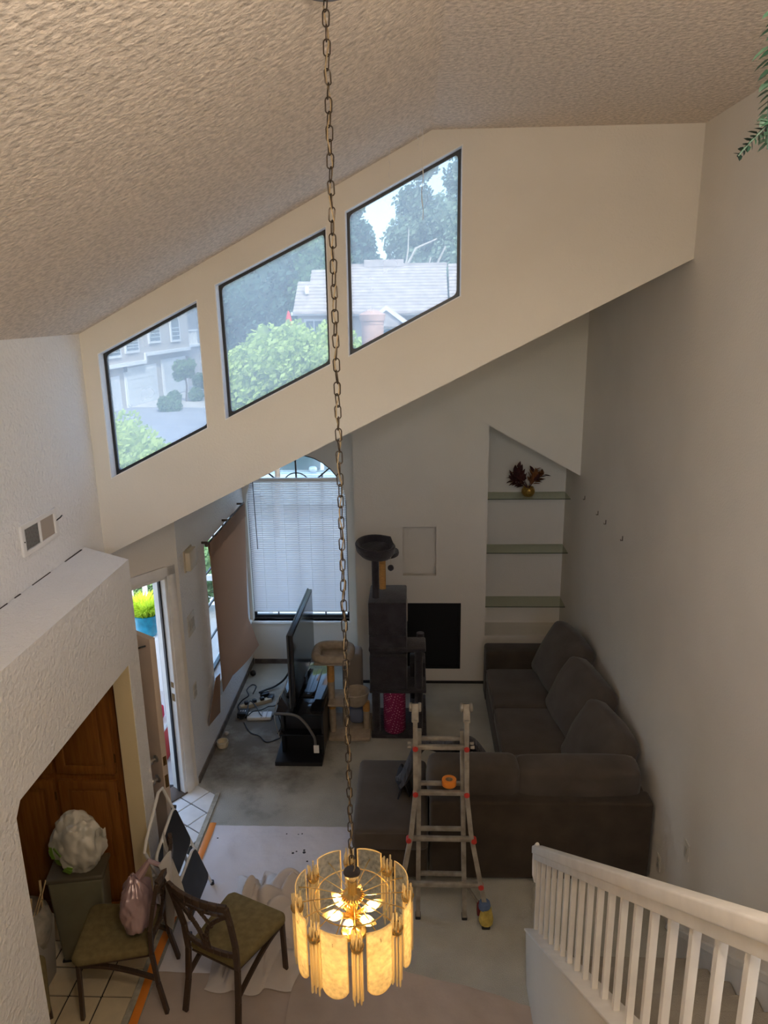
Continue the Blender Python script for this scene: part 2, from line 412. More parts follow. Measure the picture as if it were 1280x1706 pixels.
# upper left wall and the plant shelf / kitchen block
S_(MB().box(XL-.15, XL, YB, YC+.12, 2.3, 5.0), 'wall_left', WALLW, 'white textured upper wall on the left with an air vent', 'wall')
kit = MB()
OY0, OY1, OZ = 2.875, 4.294, 2.035
kit.holed([(.6, 0), (OY0, 0), (OY0, OZ-.06), (OY0+.05, OZ), (OY1, OZ), (OY1, 0), (4.466, 0), (4.466, 2.662), (.6, 2.662)], [], 'x', XK-.12, XK)
kw = S_(kit, 'wall_kitchen', WALLW, 'white wall block with the kitchen doorway and a plant shelf on top', 'wall')
MB().prism([(XK, .55), (XK, 4.466), (XL-.02, 4.736), (XL-.02, .55)], 'z', 2.662, 2.682).build('plant_shelf', WALLW, kw)
MB().prism([(XK-.01, 4.456), (XK-.01, 4.30), (-3.3, 5.3), (-3.2, 5.42)], 'z', -.02, 2.61).build('end_wall', WALLW, kw)
for (y0_, y1_, w_) in ((2.9, 3.15, .006), (3.3, 3.36, .004), (3.5, 3.72, .005), (3.8, 3.86, .008), (4.0, 4.22, .005), (4.42, 4.66, .009)):
    MB().beam((XL+.003, y0_, 2.683), (XL+.003+w_*.3, y1_, 2.684), w_, .004).build('crack', mat('crack_dark', (.05, .045, .04), .9), kw)
MB().box(XK-.117, XK-.006, OY1-.004, OY1, 0, OZ).build('jamb_face', YEL, kw)
# kitchen back and side
S_(MB().box(-4.4, -4.28, .4, 5, -.12, 2.6), 'wall_kitchen_left', YEL, 'yellow far kitchen wall', 'wall')
S_(MB().box(-4.4, -2.75, 4.75, 4.85, -.12, 2.6), 'wall_kitchen_back', YEL, 'yellow kitchen back wall', 'wall')

# clerestory wall with three parallelogram windows
W = [[(-2.108, 3.935), (-1.414, 4.271), (-1.407, 3.434), (-2.109, 3.088)],
     [(-1.289, 4.363), (-.556, 4.706), (-.554, 3.850), (-1.280, 3.490)],
     [(-.432, 4.793), (.298, 5.158), (.298, 4.271), (-.433, 3.899)]]
cw = MB().holed([(XL-.12, CLB(XL-.12)), (XR+.1, CLB(XR+.1)), (XR+.1, 5.3), (.115, 5.3), (XL-.12, CZ(XL-.12)+.05)], [list(reversed(w)) for w in W], 'y', YC, YC+.13)
S_(cw, 'wall_front_upper', WALL, 'cream upper wall with three slanted windows and a sloped lower edge', 'wall')
def inset(poly, d):
    n = len(poly); out = []
    cx = sum(p[0] for p in poly)/n; cz = sum(p[1] for p in poly)/n
    for i in range(n):
        p0, p1, p2 = Vector(poly[i-1]), Vector(poly[i]), Vector(poly[(i+1) % n])
        e1 = (p1-p0).normalized(); e2 = (p2-p1).normalized()
        n1 = Vector((e1.y, -e1.x)); n2 = Vector((e2.y, -e2.x))
        if n1.dot(Vector((cx, cz))-p1) < 0: n1, n2 = -n1, -n2
        k = d/max(.3, (1+n1.dot(n2)))
        out.append(tuple(p1+(n1+n2)*k))
    return out
def rounded(poly, r, n=4):
    out = []
    for i in range(len(poly)):
        p0, p1, p2 = Vector(poly[i-1]), Vector(poly[i]), Vector(poly[(i+1) % len(poly)])
        a = p1+(p0-p1).normalized()*r; b = p1+(p2-p1).normalized()*r
        for k in range(n+1):
            t = k/n; out.append(tuple(a*(1-t)**2+p1*2*t*(1-t)+b*t*t))
    return out
for i, w in enumerate(W):
    wl = ['lowest slanted window on the left showing pale townhouses and a road', 'middle slanted window showing dark trees and a sunlit bush',
          'highest slanted window showing sky, tall trees and a tiled roof'][i]
    o = struct(bpy.data.objects.new('window_%d' % (i+1), None), wl, 'window'); C.objects.link(o); o.location = (w[0][0], YC+.1, w[3][1])
    fr = MB(); inn = rounded(inset(w, .022), .03)
    fr.holed([tuple(p) for p in inset(w, -.004)], [inn], 'y', YC+.085, YC+.115)
    fr.build('frame', BLACKF, o)
    MB().prism(inset(w, .012), 'y', YC+.097, YC+.101).build('pane', GLASSD, o)
    MB().holed([tuple(p) for p in inset(w, -.003)], [[tuple(p) for p in inset(w, .003)]], 'y', YC-.002, YC+.086).build('reveal', WALLW, o)

# far walls: chimney breast, gable bulkhead, niche, window wall
XCH0, XCH1 = -.665, .785
ch = MB()
FB = (-.097, .512, .183, .991); NI = (-.137, .232, 1.32, 1.885)
ch.holed([(XCH0, -.02), (XCH1, -.02), (XCH1, CLB(XCH1)+.1), (XCH0, CLB(XCH0)+.1)],
         [[(FB[0], FB[2]), (FB[1], FB[2]), (FB[1], FB[3]), (FB[0], FB[3])], [(NI[0], NI[2]), (NI[1], NI[2]), (NI[1], NI[3]), (NI[0], NI[3])]], 'y', YCH, YCH+.06)
ch.prism([(XCH0, -.02), (XCH1, -.02), (XCH1, CLB(XCH1)+.1), (XCH0, CLB(XCH0)+.1)], 'y', YCH+.12, YN+.1)
ch.box(XCH0, XCH0+.05, YCH+.06, YCH+.12, -.02, 3.3); ch.box(XCH1-.05, XCH1, YCH+.06, YCH+.12, -.02, 3.9)
wc = S_(ch, 'wall_chimney', WALL, 'plain chimney breast with a shallow picture recess and black firebox', 'wall')
S_(MB().prism([(.03, 3.39), (.782, 3.002), (XR, 2.462), (XR, CLB(XR)+.1), (.03, CLB(.03)+.1)], 'y', YCH-.06, YCH+.0), 'wall_gable', WALL, 'bulkhead wall with a sloping lower edge above the shelf niche', 'wall')
S_(MB().prism([(XCH1, -.02), (XR, -.02), (XR, CLB(XR)+.1), (XCH1, CLB(XCH1)+.1)], 'y', YN, YN+.12), 'wall_niche', WALL, 'back wall of the shelf niche', 'wall')
S_(MB().box(XCH1, XR, 8.18, YN, -.02, .47), 'trim_niche_ledge', WALL, 'low plastered ledge at the bottom of the shelf niche', 'ledge')
# window wall
cxa, ra, zs = -1.38, .585, 2.03
arch = [(cxa-ra, .565), (cxa+ra, .565)]+[(cxa+ra*math.cos(t*math.pi/16), zs+ra*math.sin(t*math.pi/16)) for t in range(17)]
ww = MB().holed([(XF-.2, -.02), (XCH0+.02, -.02), (XCH0+.02, CLB(XCH0)+.1), (XF-.2, CLB(XF-.2)+.1)], [arch], 'y', YW, YW+.16)
S_(ww, 'wall_front', WALL, 'far wall with the arched window and white blinds', 'wall')
# left living-room wall with curtained window
LW = (6.70, 8.22, .60, 2.06)
S_(MB().holed([(5.914, -.02), (YW+.16, -.02), (YW+.16, 2.66), (5.914, 2.66)], [[(LW[0], LW[2]), (LW[1], LW[2]), (LW[1], LW[3]), (LW[0], LW[3])]], 'x', XF-.15, XF), 'wall_left_living', WALLW, 'blue-lit left wall of the living room with the curtained window', 'wall')
# door wall (angled): local frame along the wall
DL = Vector((-.57, -.82)).normalized(); DN = Vector((-.82, .57)).normalized()   # along (away from corner), outward
P0 = Vector((XF, 5.914))
def dpt(s, n, z): q = P0+DL*s+DN*n; return Vector((q.x, q.y, z))
def dbox(mb, s0, s1, n0, n1, z0, z1):
    vs = [dpt(s, n, z) for z in (z0, z1) for n in (n0, n1) for s in (s0, s1)]
    return mb.add(vs, [(0, 2, 3, 1), (4, 5, 7, 6), (0, 1, 5, 4), (2, 6, 7, 3), (0, 4, 6, 2), (1, 3, 7, 5)])
J0, J1, JZ = .125, 1.02, 2.09
dw = MB(); dbox(dw, 0, J0, 0, .14, -.02, 2.63); dbox(dw, J1, 1.6, 0, .14, -.02, 2.63); dbox(dw, J0, J1, 0, .14, JZ, 2.63)
S_(dw, 'wall_entry', WALL, 'angled wall around the open front door', 'wall')
dr = MB()
dbox(dr, J0, J0+.03, -.012, .15, 0, JZ); dbox(dr, J1-.03, J1, -.012, .15, 0, JZ); dbox(dr, J0, J1, -.012, .15, JZ-.03, JZ)
dbox(dr, J0-.075, J0+.005, -.022, 0, 0, JZ+.075); dbox(dr, J1-.005, J1+.075, -.022, 0, 0, JZ+.075); dbox(dr, J0-.075, J1+.075, -.022, 0, JZ-.005, JZ+.075)
dd = struct(bpy.data.objects.new('door_1', None), 'open front door seen at its edge, with its white casing', 'door'); C.objects.link(dd); dd.location = (-2.55, 5.2, 0)
dr.build('door_frame', TRIM, dd, bevel=.004)
ws = MB(); dbox(ws, J0+.03, J0+.045, .05, .075, 0, JZ-.03); dbox(ws, J0+.03, J1-.03, .05, .075, JZ-.045, JZ-.03); ws.build('weather_strip', BLACKP, dd)
th = MB(); dbox(th, J0, J1, -.02, .16, 0, .018); th.build('threshold', mat('threshold_bronze', (.16, .12, .09), .5, metal=.5), dd, bevel=.004)
sp_ = MB(); dbox(sp_, J0+.0295, J0+.033, .0, .035, .93, 1.0); dbox(sp_, J0+.0295, J0+.033, .0, .035, 1.06, 1.11); sp_.build('strike_plate', OAKH, dd)
# slab
F0 = Vector((-2.53, 5.17)); F1 = Vector((-1.776, 4.646)); fd = (F1-F0).normalized(); fn = Vector((fd.y, -fd.x))
def spt(s, n, z): q = F0+fd*s+fn*n; return Vector((q.x, q.y, z))
def sbox(mb, s0, s1, n0, n1, z0, z1):
    vs = [spt(s, n, z) for z in (z0, z1) for n in (n0, n1) for s in (s0, s1)]
    return mb.add(vs, [(0, 2, 3, 1), (4, 5, 7, 6), (0, 1, 5, 4), (2, 6, 7, 3), (0, 4, 6, 2), (1, 3, 7, 5)])
DLEN = (F1-F0).length
sl = MB(); sbox(sl, 0, DLEN, -.0, .045, .012, 2.06)
slab = sl.build('door_leaf', mat('door_paint', (.55, .45, .36), .5, var=.05, vscale=6), dd, bevel=.003)
def knob(s, z, n0, r, name):
    mb = MB(); c = spt(s, n0, z)
    ax = Vector((fn.x, fn.y, 0)); Mx = ax.to_track_quat('Z', 'Y').to_matrix().to_4x4()
    mb.lathe([(r*1.05, 0), (r*1.05, .006), (r*.45, .012), (r*.4, .03), (r*.9, .04), (r, .052), (r*.8, .065), (.001, .07)], c, 16, Mx)
    return mb.build(name, mat('brushed_nickel', (.45, .42, .38), .3, metal=.9), slab, smooth=True)
knob(DLEN-.065, .96, .045, .03, 'door_knob'); knob(DLEN-.065, 1.12, .045, .026, 'deadbolt')
ep = MB(); sbox(ep, DLEN-.001, DLEN+.002, .008, .036, .90, 1.0); sbox(ep, DLEN-.001, DLEN+.002, .008, .036, 1.08, 1.15)
sbox(ep, DLEN, DLEN+.012, .014, .030, 1.10, 1.12); ep.build('latch_plate', OAKH, slab)
hk = MB(); hk.tube([spt(DLEN-.05, .045, 2.0), spt(DLEN-.06, .075, 2.0), spt(DLEN-.09, .085, 1.985), spt(DLEN-.13, .085, 1.97)], .006); hk.build('coat_hook', BLACKP, slab)

# baseboards / trims
S_(MB().box(XF, XF+.012, 5.95, YW, 0, .07), 'baseboard_left', mat('stained_baseboard', (.14, .11, .09), .7, var=.3, vscale=12), 'dark scuffed baseboard along the left wall', 'baseboard')
S_(MB().box(XF+.02, XCH0, YW-.012, YW, 0, .06), 'baseboard_front', MATS['stained_baseboard'], 'dark baseboard below the blinds', 'baseboard')
S_(MB().box(XCH0, XCH1, YCH-.012, YCH, 0, .03), 'baseboard_chimney', mat('dark_gap', (.02, .018, .016), .8), 'dark strip at the foot of the chimney breast', 'baseboard')
S_(MB().prism([(4.33, 0), (4.30, .05), (3.0, .985), (.8, 2.58), (.8, 2.30), (3.9, 0)], 'x', XR-.02, XR), 'trim_stair_skirt', TRIM, 'white skirt board climbing the right wall beside the steps', 'skirt board', bevel=.004)
S_(MB().prism([(4.34, .03), (4.31, .085), (3.0, 1.03), (.8, 2.63), (.8, 2.58), (3.0, .985), (4.30, .05)], 'x', XR-.03, XR), 'trim_stair_cap', TRIM, 'thin moulding capping the stair skirt board', 'moulding')

# firebox
fb = MB(); fb.box(FB[0], FB[1], YCH+.03, YCH+.118, FB[2], FB[3])
fbt = thing('fireplace_insert', 'flat black fireplace screen set into the chimney breast', 'fireplace', (.2, YCH+.06, FB[2]))
fb.build('firebox', DARKST, fbt)
MB().holed([(FB[0], FB[2]), (FB[1], FB[2]), (FB[1], FB[3]), (FB[0], FB[3])], [[(FB[0]+.02, FB[2]+.02), (FB[1]-.02, FB[2]+.02), (FB[1]-.02, FB[3]-.02), (FB[0]+.02, FB[3]-.02)]], 'y', YCH-.002, YCH+.03).build('trim_frame', DARKST, fbt)

# stairs
st = struct(bpy.data.objects.new('stairs', None), 'carpeted straight stairs descending along the right wall', 'stairs'); C.objects.link(st); st.location = (1.2, 3.9, 0)
for n in range(1, 14):
    y = 3.93-.27*(n-1); z = .2*n
    MB().box(.80, XR-.02, y-.30, y, z-.2-(.2 if n > 1 else 0), z).build('step', STAIRC, st, bevel=.018, seg=3)
# knee wall under the balusters
KT = lambda y: .33+.745*(3.975-y)
S_(MB().prism([(3.88, 0), (3.975, .33), (.55, KT(.55)), (.55, 0)], 'x', .70, .80), 'wall_stair', WALL, 'white knee wall carrying the stair balusters', 'wall', bevel=.005)
S_(MB().prism([(3.985, KT(3.985)+.004), (3.985, KT(3.985)+.022), (.55, KT(.55)+.022), (.55, KT(.55)+.004)], 'x', .69, .815), 'trim_stair_wall', TRIM, 'thin cap on top of the stair knee wall', 'trim', bevel=.004)
rl = thing('stair_railing', 'white painted stair railing with square balusters above the knee wall', 'railing', (.76, 3.9, .35))
RT = lambda y: .965+.745*(3.99-y)
hr = MB()
hr.prism([(4.03, RT(4.03)), (.7, RT(.7)), (.7, RT(.7)-.06), (4.03, RT(4.03)-.06)], 'x', .725, .795)
hr.build('handrail', TRIM, rl, bevel=.008, seg=3)
MB().prism([(4.01, RT(4.01)-.05), (.7, RT(.7)-.05), (.7, RT(.7)-.105), (4.01, RT(4.01)-.105)], 'x', .738, .782).build('lower_rail', TRIM, rl, bevel=.003)
MB().tube([(.76, 4.03, .945), (.76, 4.05, .90), (.76, 4.055, .80), (.76, 4.045, .70), (.76, 4.03, .66)], [.012, .024, .024, .022, .012]).build('rail_scroll', TRIM, rl, smooth=True)
for k in range(21):
    y = 3.955-.150*k
    MB().box(.748, .772, y-.012, y+.012, KT(y)+.01, RT(y)-.08).build('baluster', TRIM, rl)
S_(MB().box(-3.4, -2.05, 5.16, 6.6, 2.60, 2.66), 'ceiling_entry', WALL, 'low ceiling above the front door', 'ceiling')

# ================================================================== OPENINGS: blinds, curtain, window frames
w4 = struct(bpy.data.objects.new('window_4', None), 'arched window behind the white blinds with a fan-light on top', 'window'); C.objects.link(w4); w4.location = (cxa, YW+.1, .6)
fr = MB(); arch_in = [(cxa-ra+.03, .61), (cxa+ra-.03, .61)]+[(cxa+(ra-.03)*math.cos(t*math.pi/16), zs+(ra-.03)*math.sin(t*math.pi/16)) for t in range(17)]
fr.holed(arch, [arch_in], 'y', YW+.085, YW+.125)
fr.build('frame', BLACKF, w4)
mu = MB(); mu.box(cxa-.009, cxa+.009, YW+.09, YW+.11, .6, zs+ra-.02); mu.box(cxa-ra+.05, cxa+ra-.05, YW+.09, YW+.11, 2.29, 2.315)
for x in (cxa-.29, cxa+.29): mu.box(x-.007, x+.007, YW+.09, YW+.11, .6, 2.30)
for a in (38, 142):
    sg = 1 if a < 90 else -1
    mu.beam((cxa+sg*.25, YW+.1, 2.31), (cxa+sg*.41, YW+.1, 2.445), .014, .016)
mu.tube([(cxa+.16*math.cos(R(38+104*t/12)), YW+.1, 2.215+.16*math.sin(R(38+104*t/12))) for t in range(13)], .007, 6)
mu.build('muntin', BLACKF, w4)
MB().prism([(p[0]*.999+cxa*.001, p[1]) for p in arch_in], 'y', YW+.1, YW+.103).build('pane', GLASSC, w4)
MB().box(cxa-ra-.02, cxa+ra+.02, YW-.035, YW+.084, .535, .565).build('sill', TRIM, w4, bevel=.006)
vb = thing('window_blind', 'white horizontal slat blind lowered over the arched window', 'blind', (cxa, YW+.05, .66))
MB().box(cxa-ra+.008, cxa+ra-.008, YW+.035, YW+.068, 2.285, 2.325).build('head_rail', WHITEP, vb, bevel=.004)
s0 = None; NS = 60
for k in range(NS):
    z = .695+(2.275-.695)*k/(NS-1)
    if s0 is None:
        s0 = MB().grid(lambda u, v: (cxa+(u-.5)*2*(ra-.012), YW+.05+(v-.5)*.018, z+(v-.5)*.019+.0016*(1-(2*v-1)**2)), 1, 3, .0009).build('slat', SLAT, vb, smooth=True)
        zb = z
    else:
        o = dup(s0); o.location.z += z-zb
MB().box(cxa-ra+.01, cxa+ra-.01, YW+.042, YW+.062, .664, .68).build('bottom_rail', WHITEP, vb, bevel=.003)
for x in (cxa-.42, cxa-.15, cxa+.15, cxa+.42):
    MB().tube([(x, YW+.037, .68), (x, YW+.037, 2.29)], .0016, 5).build('ladder_cord', WHITEP, vb)
MB().tube([(cxa-.50, YW+.03, 2.29), (cxa-.485, YW+.022, 1.47)], .005, 6).build('tilt_wand', mat('wand', (.12, .11, .11), .3), vb)

# left curtained window
w5 = struct(bpy.data.objects.new('window_5', None), 'window in the left wall mostly hidden by the brown curtain', 'window'); C.objects.link(w5); w5.location = (XF-.1, 7.4, .6)
MB().holed([(LW[0], LW[2]), (LW[1], LW[2]), (LW[1], LW[3]), (LW[0], LW[3])], [[(LW[0]+.03, LW[2]+.03), (LW[1]-.03, LW[2]+.03), (LW[1]-.03, LW[3]-.03), (LW[0]+.03, LW[3]-.03)]], 'x', XF-.12, XF-.085).build('frame', BLACKF, w5)
mu = MB()
for y in (7.0, 7.4, 7.8): mu.box(XF-.11, XF-.095, y-.008, y+.008, .63, 2.03)
for z in (.95, 1.3, 1.65): mu.box(XF-.11, XF-.095, LW[0]+.03, LW[1]-.03, z-.008, z+.008)
mu.build('muntin', BLACKF, w5)
MB().box(XF-.104, XF-.101, LW[0]+.03, LW[1]-.03, .63, 2.03).build('pane', GLASSC, w5)
MB().box(XF-.085, XF+.03, LW[0]-.02, LW[1]+.12, .565, .598).build('sill', TRIM, w5, bevel=.006)

rod = thing('curtain_rod', 'thin dark curtain rod above the left window', 'curtain rod', (XF+.06, 7.4, 2.10))
MB().tube([(XF+.07, 6.58, 2.11), (XF+.07, 8.12, 2.115)], .009, 10).build('rod', BRONZE, rod, smooth=True)
MB().lathe([(.001, -.02), (.016, -.012), (.02, 0), (.016, .012), (.001, .02)], (XF+.07, 6.56, 2.11), 12, RX(R(90))).build('finial', BRONZE, rod, smooth=True)
for y in (6.63, 7.40, 8.08):
    MB().beam((XF+.0, y, 2.11), (XF+.07, y, 2.11), .012, .02).build('bracket', BRONZE, rod)
def curt(u, v):
    # u along the rod (near -> far), v downward; the far bottom corner is kicked out into the room
    y0 = 6.585+.03*v; w = max(0, (v-.86)/.14)*max(0, (u-.25)/.75)
    y1 = 8.07-.25*min(v, .88)
    z0 = 2.10-1.53*v; z1 = 2.115-1.48*v if v < .88 else .813
    if v >= .88: z1 = .813-1.35*(v-.88)
    y = y0+(y1-y0)*u-.34*w; z = z0+(z1-z0)*u
    x = XF+.078+.010*math.sin(u*8+v*2)*(1-v)+.035*math.sin(u*3.1)*v+.18*w+.02*v
    if v < .05: x = XF+.072
    return (x, y, z)
cu = tag(MB().grid(curt, 40, 30, .003).build('curtain', CURTAIN, smooth=True), 'brown fabric curtain hanging askew over the left window', 'curtain')
hd = MB().grid(lambda u, v: (XF+.092+.004*math.sin(u*50), 6.585+1.485*u, 2.125-.15*v-.01*math.sin(u*33)*v), 50, 3, .003)
hd.build('rod_pocket', CURTAIN, cu, smooth=True)
MB().grid(lambda u, v: (XF+.05-.03*v+.02*u, 6.56+.1*u-.24*v*(1-u), .75-.38*v-.05*u*v), 6, 6, .003).build('loose_corner', CURTAIN, cu, smooth=True)

# ================================================================== CHANDELIER
CX, CY = -.236, 2.30
cd = thing('chandelier', 'lit tiered brass chandelier with etched glass panels hanging on a long chain', 'chandelier', (CX, CY, 2.10))
zr = 2.105
cn = MB().tube([(CX, CY, 2.27), (CX, CY, 2.28)], .003, 6).build('chain', CHAINM, cd)
link = []
L_, Wd, rr = .0205, .0095, .0021
def linkpts():
    p = []
    for k in range(16):
        a = 2*math.pi*k/16
        p.append(Vector((Wd*math.cos(a), 0, Wd*math.sin(a)+(L_-Wd)*(1 if math.sin(a) >= 0 else -1))))
    return p
lk = MB().tube(linkpts(), rr, 6, closed=True).build('chain_link', CHAINM, cn, smooth=True, local=True)
cn_off = Vector(cn.location)
z = 2.262; k = 0; pitch = .0355
while z < 5.02:
    o = lk if k == 0 else dup(lk)
    o.location = Vector((CX, CY, z))-cd.location
    o.rotation_euler = (random.uniform(-.1, .1), random.uniform(-.06, .06), (R(90) if k % 2 else 0)+R(25)+random.uniform(-.25, .25))
    z += pitch; k += 1
wire = []
zz = 2.20
while zz < 5.0:
    wire.append((CX+.006*math.sin(zz*40)*(1 if zz > 2.3 else 2), CY+.006*math.cos(zz*33), zz)); zz += .03
MB().tube(wire, .0022, 5).build('cord', mat('gold_cord', (.30, .22, .12), .5, metal=.2), cd, smooth=True)
# canopy at the ceiling end
MB().lathe([(.001, .0), (.06, .01), (.065, .05), (.001, .055)], (CX, CY, CZ(CX)-.06), 20).build('ceiling_canopy', CHAINM, cd, smooth=True)
MB().tube([(CX, CY, 5.0), (CX, CY, CZ(CX)-.05)], .003, 6).build('chain_end', CHAINM, cd)
cap = MB(); cap.lathe([(.006, .0), (.03, -.002), (.032, -.006), (.026, -.022), (.014, -.034), (.013, -.05)], (CX, CY, zr+.112), 20); cap.build('top_cup', CHAINM, cd, smooth=True)
MB().lathe([(.012, .07), (.017, .062), (.017, .012), (.020, .008), (.020, -.005), (.012, -.02), (.012, -.14), (.03, -.15), (.034, -.165), (.02, -.19), (.004, -.20)], (CX, CY, zr), 20).build('stem', BRASS, cd, smooth=True)
hub = MB()
for k in range(24):
    a = 2*math.pi*k/24
    hub.beam((CX+.015*math.cos(a), CY+.015*math.sin(a), zr+.012), (CX+.042*math.cos(a), CY+.042*math.sin(a), zr+.0), .007, .008)
hub.lathe([(.03, .006), (.03, -.008)], (CX, CY, zr), 24)
hub.build('hub', BRASS, cd)
MB().tube([(CX+.142*math.cos(2*math.pi*k/48), CY+.142*math.sin(2*math.pi*k/48), zr-.002) for k in range(48)], .0028, 6, closed=True).build('ring', BRASS, cd, smooth=True)
base_a = R(-90+8.5)
panel_me = cup_me = rod_me = arm_me = None
PH = .275
for k in range(16):
    a = base_a+2*math.pi*k/16; cup = (k % 2 == 0)
    ex = .205 if cup else .208
    # arm
    zt = zr-.004
    am = MB().tube([(.04, 0, 0), (.15, 0, -.002), (ex-.02, 0, -.006), (ex+.004, 0, -.022 if cup else -.012)], .0021, 6)
    if arm_me is None: arm_me = {}
    if cup not in arm_me:
        o = am.build('arm', BRASS, cd, smooth=True, local=True); arm_me[cup] = o.data
    else:
        o = bpy.data.objects.new('arm', arm_me[cup]); C.objects.link(o); o.parent = cd
    o.location = (0, 0, zr-cd.location.z); o.rotation_euler = (0, 0, a)
    if cup:
        if cup_me is None:
            c0 = MB().lathe([(.004, -.030), (.016, -.026), (.023, -.014), (.025, 0), (.0235, 0), (.021, -.013), (.014, -.023), (.003, -.027)], (0, 0, 0), 16)
            for q in range(7):
                b = 2*math.pi*q/7; c0.tube([(.022*math.cos(b), .022*math.sin(b), -.006), (.023*math.cos(b), .023*math.sin(b), .01)], .0012, 4)
            cp_ = c0.build('rod_holder', BRASS, cd, smooth=True, local=True); cup_me = cp_.data
        else:
            cp_ = bpy.data.objects.new('rod_holder', cup_me); C.objects.link(cp_); cp_.parent = cd
        cp_.location = (ex*math.cos(a), ex*math.sin(a), zr-.020-cd.location.z)
        for q in range(8):
            b = 2*math.pi*q/8
            if rod_me is None:
                ro = MB().tube([(0, 0, .045), (0, 0, .042), (0, 0, -.235), (0, 0, -.242)], [.002, .0036, .0036, .002], 8).build('glass_rod', RODG, cp_, smooth=True, local=True); rod_me = ro.data
            else:
                ro = bpy.data.objects.new('glass_rod', rod_me); C.objects.link(ro); ro.parent = cp_
            ro.location = (.0165*math.cos(b), .0165*math.sin(b), .012*math.sin(q*2.3+k))
    else:
        if panel_me is None:
            def pan(wd, hh, r, t0, t1, nn=10):
                # arched-bottom panel in local YZ, curved about the vertical axis
                pts = []
                for i in range(nn+1):
                    y = -wd/2+wd*i/nn; pts.append((y, -hh+ (1-math.sqrt(max(0, 1-(2*y/wd)**2*.92)))*wd*.42))
                return pts
            low = pan(.098, PH, 0, 0, 0)
            vs = []; fs = []
            n = len(low)
            for t in (0, .004):
                for (y, zb) in low:
                    for jj in range(5):
                        z_ = .045+(zb-.0)*jj/4 if jj else .045
                        vs.append((t+.010*(1-(2*y/.098)**2), y, z_ if jj < 4 else zb+.045))
            for t in (0, 1):
                o_ = t*n*5
                for i in range(n-1):
                    for jj in range(4):
                        q_ = (o_+i*5+jj, o_+(i+1)*5+jj, o_+(i+1)*5+jj+1, o_+i*5+jj+1)
                        fs.append(q_ if t else q_[::-1])
            per = [i*5 for i in range(n)]+[(n-1)*5+j for j in range(1, 5)]+[i*5+4 for i in range(n-2, -1, -1)]+[j for j in range(3, 0, -1)]
            for i in range(len(per)):
                p, q = per[i], per[(i+1) % len(per)]; fs.append((p, q, q+n*5, p+n*5))
            mb = MB().add(vs, fs); pn = mb.build('glass_panel', PANELG, cd, smooth=True, local=True); panel_me = pn.data
            eg = MB().tube([Vector(vs[i])+Vector((.002, 0, 0)) for i in per], .0022, 5, closed=True).build('panel_edge', EDGEG, pn, local=True); eg_me = eg.data
        else:
            pn = bpy.data.objects.new('glass_panel', panel_me); C.objects.link(pn); pn.parent = cd
            eg = bpy.data.objects.new('panel_edge', eg_me); C.objects.link(eg); eg.parent = pn
        pn.location = (ex*.985*math.cos(a), ex*.985*math.sin(a), zr-.014-cd.location.z); pn.rotation_euler = (0, 0, a)
        pp = bpy.data.objects.new('hang_pin', lk.data); C.objects.link(pp); pp.parent = pn; pp.scale = (.35, .35, .35); pp.location = (.012, 0, .0)
bulb_me = None
for k in range(6):
    a = R(20)+2*math.pi*k/6
    Mx = RZ(a) @ RY(R(68))
    if bulb_me is None:
        b0 = MB().lathe([(.009, .03), (.013, .04), (.0185, .055), (.019, .066), (.014, .085), (.006, .103), (.001, .112)], (0, 0, 0), 14)
        bo = b0.build('bulb', BULB, cd, smooth=True, local=True); bulb_me = bo.data
        fi = MB().lathe([(.0012, .045), (.0042, .055), (.0048, .068), (.0035, .08), (.001, .086)], (0, 0, 0), 8).build('filament', FILA, bo, smooth=True, local=True); fi_me = fi.data
        so = MB().lathe([(.0095, -.01), (.0105, 0), (.0105, .034), (.008, .036)], (0, 0, 0), 12).build('socket', BRASS, bo, smooth=True, local=True); so_me = so.data
    else:
        bo = bpy.data.objects.new('bulb', bulb_me); C.objects.link(bo); bo.parent = cd
        so = bpy.data.objects.new('socket', so_me); C.objects.link(so); so.parent = bo
        fi = bpy.data.objects.new('filament', fi_me); C.objects.link(fi); fi.parent = bo
    bo.location = (.012*math.cos(a), .012*math.sin(a), zr-.085-cd.location.z); bo.rotation_euler = (0, R(72), a)
MB().lathe([(.016, 0), (.045, -.004), (.05, -.012), (.03, -.02), (.01, -.04), (.004, -.06)], (CX, CY, zr-.15), 20).build('bottom_bowl', BRASS, cd, smooth=True)

